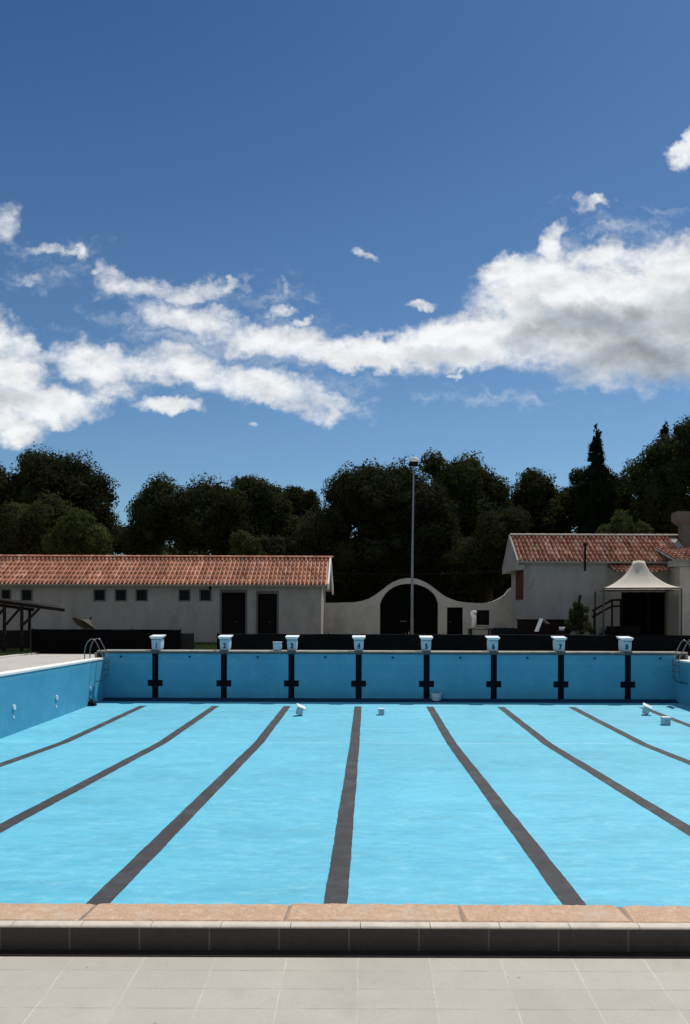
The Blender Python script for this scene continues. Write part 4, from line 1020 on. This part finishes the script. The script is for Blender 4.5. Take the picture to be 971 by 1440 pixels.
CL_ = [(900,452,250,98,0,1.3),(765,425,105,82,-12,1.2),(655,482,130,46,-10,1.1),(560,498,110,27,-3,1.),(775,345,22,40,8,.8),(965,380,110,58,0,1.1),(715,382,45,26,-15,.9),(1150,430,200,120,0,1.2),(850,360,60,25,0,.8),
 (240,408,105,18,0,.52),(190,405,62,20,-4,.5),(325,402,26,11,-18,.5),(270,452,85,27,10,.62),(390,480,115,28,7,.80),(480,500,90,25,3,.85),(150,385,20,14,0,.4),
 (135,515,66,32,8,.8),(190,520,50,20,0,.6),(60,500,40,14,0,.5),(150,550,50,18,0,.5),(270,518,85,31,7,.80),(370,545,105,27,11,.78),(455,570,60,20,4,.55),(300,440,35,12,0,.5),
 (-10,530,85,52,0,1.1),(55,568,100,30,5,.95),(10,600,62,30,0,.9),(230,571,56,15,0,.75),(-60,480,100,60,0,.9),(40,490,30,16,20,.6),
 (2,318,24,32,20,.38),(80,352,38,10,8,.36),(112,355,14,13,0,.55),(45,390,22,9,-10,.24),(392,440,24,10,-6,.5),(401,402,9,13,0,.24),(510,360,22,7,38,.30),(593,426,20,9,0,.7),(425,455,16,6,0,.45),
 (842,284,24,9,5,.5),(817,282,13,13,-40,.32),(962,203,34,17,-48,.9),(356,599,9,5,0,.35),(640,533,10,4,0,.4)]
Dn = union(P1, CL_)
f1 = NZ(VM('MULTIPLY', P0, (.85, 1.25, 1)), 2.6, 9, .62); f2 = NZ(VM('ADD', P0, (7.1, 3.3, 0)), 9, 7, .7)
det = MA('ADD', MA('MULTIPLY_ADD', f1, 1.25, -.625), MA('MULTIPLY_ADD', f2, .50, -.25))
dens = MA('ADD', Dn, det)
veil = union(P1, [(300,480,230,70,5,.8),(70,370,90,50,0,.6),(150,540,150,40,0,.7),(480,560,90,40,0,.6),(880,330,150,50,0,.6),(700,560,150,20,0,.5),(400,420,60,50,0,.5)], .4)
f3 = NZ(VM('ADD', VM('MULTIPLY', P1, (.55, 1.3, 1)), (3.3, 9.1, 0)), 3.2, 7, .6)
va = MA('MULTIPLY', MR(MA('ADD', veil, MA('MULTIPLY_ADD', f3, 3.2, -1.75)), .0, 1.3), .38)
alpha = MA('MAXIMUM', MR(dens, -.16, .86), va)
# light on the clouds: tops lit, thick bases grey
g1 = NZ(VM('ADD', VM('MULTIPLY', P0, (.85, 1.25, 1)), (.03, -.11, 0)), 2.6, 9, .62)
s1_ = NZ(VM('MULTIPLY', P0, (.8, 1.3, 1)), 1.5, 5, .55); s2_ = NZ(VM('ADD', VM('MULTIPLY', P0, (.8, 1.3, 1)), (.05, -.16, 0)), 1.5, 5, .55)
rel = MA('SUBTRACT', s1_, s2_)
belly = union(P1, [(850,455,150,34,4,1.1),(910,505,160,45,2,1.25),(760,478,70,22,0,.8),(1000,440,110,60,0,1.),(820,525,90,18,0,.7),(10,560,70,16,0,.5),(400,560,50,7,10,.2),(640,505,60,12,0,.3)], .4)
bel = MR(MA('ADD', belly, MA('MULTIPLY_ADD', s1_, 2.0, -1.0)), -.35, 1.45)
bright = MA('SUBTRACT', MA('MULTIPLY_ADD', rel, 1.15, 1.14), MA('MULTIPLY', bel, .62))
bright = MA('MINIMUM', MA('MAXIMUM', bright, .34), 1.22)
mixc = N_('ShaderNodeMix', data_type='RGBA'); L_(bel, mixc.inputs[0]); mixc.inputs[6].default_value = (.76, .77, .78, 1); mixc.inputs[7].default_value = (.66, .74, .82, 1)
cc_ = VM('SCALE', mixc.outputs[2], scale=1/SKY_STR)
cc_n = N_('ShaderNodeVectorMath', operation='SCALE'); L_(cc_, cc_n.inputs[0]); L_(bright, cc_n.inputs['Scale'])
SKYTINT = (.45, .875, 1.27)
skyc0 = VM('MULTIPLY', sky.outputs[0], SKYTINT)
el_ = MA('ABSOLUTE', sp.outputs[2])
lift = N_('ShaderNodeMix', data_type='RGBA'); L_(MR(el_, .08, .74), lift.inputs[0]); lift.inputs[6].default_value = (2.75, 1.85, 1.40, 1); lift.inputs[7].default_value = (1, 1, 1, 1)
skyc = VM('MULTIPLY', skyc0, lift.outputs[2])
fm = N_('ShaderNodeMix', data_type='RGBA'); L_(MA('MULTIPLY', alpha, MR(sp.outputs[1], .05, .2)), fm.inputs[0]); L_(skyc, fm.inputs[6]); L_(cc_n.outputs[0], fm.inputs[7])
# out-of-view clouds added beside and behind the camera to fill the shade neutrally
q_ = VM('MULTIPLY', tc.outputs['Generated'], (1, 1, 2.2))
bn = NZ(q_, 2.3, 6, .6)
ba = MA('MULTIPLY', MR(bn, .47, .60), MA('MULTIPLY', MA('SUBTRACT', 1., MR(sp.outputs[1], -.10, .22)), MR(sp.outputs[2], .0, .08)))
fb = N_('ShaderNodeMix', data_type='RGBA'); L_(ba, fb.inputs[0]); L_(fm.outputs[2], fb.inputs[6]); fb.inputs[7].default_value = (.80/SKY_STR, .78/SKY_STR, .75/SKY_STR, 1)
bg = N_('ShaderNodeBackground'); L_(fb.outputs[2], bg.inputs[0]); bg.inputs[1].default_value = SKY_STR
ow = N_('ShaderNodeOutputWorld'); L_(bg.outputs[0], ow.inputs[0])

sl_ = bpy.data.lights.new('sun', 'SUN'); sl_.energy = 4.8; sl_.angle = R(.53); sl_.color = (1, .965, .90)
so = bpy.data.objects.new('sun', sl_); col.objects.link(so)
dv = Vector((math.sin(SUN_AZ)*math.cos(SUN_EL), math.cos(SUN_AZ)*math.cos(SUN_EL), math.sin(SUN_EL)))
so.rotation_euler = dv.to_track_quat('Z', 'Y').to_euler(); so.location = (10, 20, 30)

# ------------------------------------------------------------------ camera
cd = bpy.data.cameras.new('camera'); cam = bpy.data.objects.new('camera', cd); col.objects.link(cam)
cd.sensor_fit = 'VERTICAL'; cd.sensor_height = 36; cd.sensor_width = 24; cd.lens = 36*F/1440
cd.shift_x = -(VX-485.5)/1440; cd.shift_y = (VY-720)/1440
cd.clip_start = .05; cd.clip_end = 3000
cam.location = (0, 0, EYE)
cam.rotation_euler = (Matrix.Rotation(R(90), 3, 'X') @ Matrix.Rotation(ROLL, 3, 'Z')).to_euler()
scene.camera = cam
vs_ = scene.view_settings; vs_.view_transform = 'Standard'; vs_.look = 'None'; vs_.exposure = 0; vs_.gamma = 1; vs_.use_curve_mapping = False
